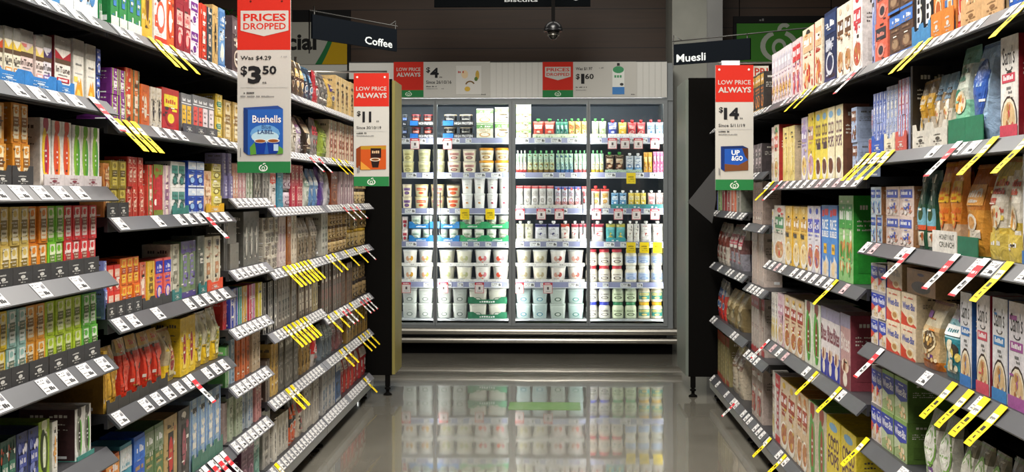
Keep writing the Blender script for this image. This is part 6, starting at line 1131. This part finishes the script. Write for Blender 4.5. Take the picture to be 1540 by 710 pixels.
# fridge floor
for a, b_, n_, cc, nm, lid in ((604, 651, 2, ['#c8ccc8', '#d8dcd8', '#7a8480'], 'clear square tub with grey label', '#d4d8d4'), (656, 703, 2, ['#bcc0bc', '#ccd0cc', '#6a7470'], 'cloudy square tub with grey label', '#ccd0cc'), (704, 762, 2, ['#e2e0d4', '#ecebe2', '#8a9488'], 'white square tub with green tray', '#ecece4'), (775, 824, 2, ['#c4d8d8', '#dcecec', '#5a9ab0'], 'pale blue square tub', '#d0e0e0'), (826, 852, 1, ['#c8d4cc', '#d8e0d8', '#3a5a48'], 'pale green square tub', '#d0dcd4'), (853, 879, 1, ['#b4ccc8', '#c8dcd8', '#4a8a84'], 'sea green square tub', '#c4d8d4')):
    fpack(5, a, b_, n_, 45, 2, 'tub', cc, 'small', 'cheese_tub', nm, lid=lid, sq=True, taper=.86, lidh=.12)
for lift, w1 in ((0, 'lower'), (22.6*pxm, 'upper')): ftray(5, 703.6, 762.5, 1, 10, '#2c7a58', 'dark green tray of square tubs', lift, True, lvl=w1)
fpack(5, 881, 919, 2, 50, 2, 'jar', ['#ece8de', '#d8d4cc', '#4a4440'], 'small', YJ, 'round white jar with blue lid', lid='#3a48c4', band='#ecebe4'); fpack(5, 920, 958.5, 2, 50, 2, 'jar', ['#dce6c8', '#c8d8b0', '#4a5a40'], 'small', YJ, 'round pale green jar with green lid', lid='#3a9460', band='#d8e4c4'); fpack(5, 959.5, 998, 2, 50, 2, 'jar', ['#ece4cc', '#e8d078', '#3a8a84'], 'small', YJ, 'round jar with yellow lid and teal label', lid='#ecb82c', band='#3f948c')
# tickets hung from the fridge shelf edges
def hang(i, kind, *pxs):
    Y = FSY-.0065
    for px in pxs:
        w_ = .078; h = .092; X_ = fx(px, Y); mb = MB(); zz = FZ[i]-.047+.045
        if kind == 'r': mb.box(-w_/2, w_/2, 0, .001, -h, 0, '#f0e6e4'); art_add(mb, [('r', 0, .78, 1, 1, '#d8343c'), ('l', .15, .85, .84, .09, '#fff', 6), ('t', '$4', .32, .32, .7, .6, '#55484a', .02), ('r', 0, 0, 1, .05, '#d8747a'), ('r', 0, 0, .06, .8, '#d8747a'), ('r', .94, 0, 1, .8, '#d8747a'), ('l', .2, .8, .16, .06, '#999', 8)][:3]*0+[('r', 0, .78, 1, 1, '#d8343c'), ('l', .15, .85, .84, .09, '#fff', 6), ('r', .4, .34, .62, .6, '#6a5a5c'), ('r', 0, 0, 1, .05, '#d8747a'), ('r', 0, 0, .06, .8, '#d8747a'), ('r', .94, 0, 1, .8, '#d8747a'), ('l', .2, .8, .16, .06, '#999', 8)], lambda u_, v_, o: (-w_/2+w_*u_, -o, -h+h*v_))
        else: mb.box(-w_/2, w_/2, 0, .001, -h, 0, '#f6d61c'); art_add(mb, [('l', .2, .8, .56, .1, '#5a4c10', 5), ('l', .15, .85, .38, .07, '#6a5c18', 8), ('l', .15, .85, .2, .05, '#8a7a28', 9)], lambda u_, v_, o: (-w_/2+w_*u_, -o, -h+h*v_))
        o = mb.build('hanging_ticket', SIGNM, None, (X_, Y, zz)); RECS.append([o, FNAME[i], ('red and white' if kind == 'r' else 'yellow')+' square ticket hung below', '', X_, 'ticket'])
hang(0, 'r', 624, 673, 921, 940, 960, 985); hang(1, 'y', 949); hang(2, 'y', 699, 737); hang(2, 'r', 782, 814, 841, 897, 930, 957, 985); hang(3, 'y', 949, 969, 989); hang(4, 'r', 611, 667, 721, 781, 824)

# ================================================================ say which one each thing is
from collections import defaultdict
tot = defaultdict(list)
for r in RECS: tot[(r[1], r[2], r[3])].append(r)
anyn = defaultdict(int)
for r in RECS: anyn[(r[1], r[2])] += 1
for (shelf, desc, layer), rs in tot.items():
    fr_ = 'fridge' in shelf
    rs.sort(key=lambda r: r[4])
    for i, r in enumerate(rs):
        p = [desc]
        if layer: p[0] = layer+' '+desc
        if len(rs) > 1:
            p.append((ORD[i] if i < 20 else str(i+1))+(' from the left' if fr_ else ' from the near end'))
        p.append(shelf)
        s = ', '.join(p)
        if len(s.replace(',', '').split()) > 16: s = s.replace(' from the ', ' from ')
        if len(s.replace(',', '').split()) > 16: s = s.replace(' shelf of ', ' shelf ')
        tag(r[0], s, r[5], f'{desc} packs on the {shelf}'.replace('ticket sticking out packs', 'tickets').replace('tray packs', 'trays') if anyn[(shelf, desc)] > 1 else None)
seen = defaultdict(int)
for o in sc.objects:
    if o.parent is None and 'label' in o.keys(): seen[o['label']] += 1
print('THINGS', sum(seen.values()), 'REPEATED LABELS', [k for k, v_ in seen.items() if v_ > 1][:20], 'LONG', [k for k in seen if len(k.split()) > 16][:5])
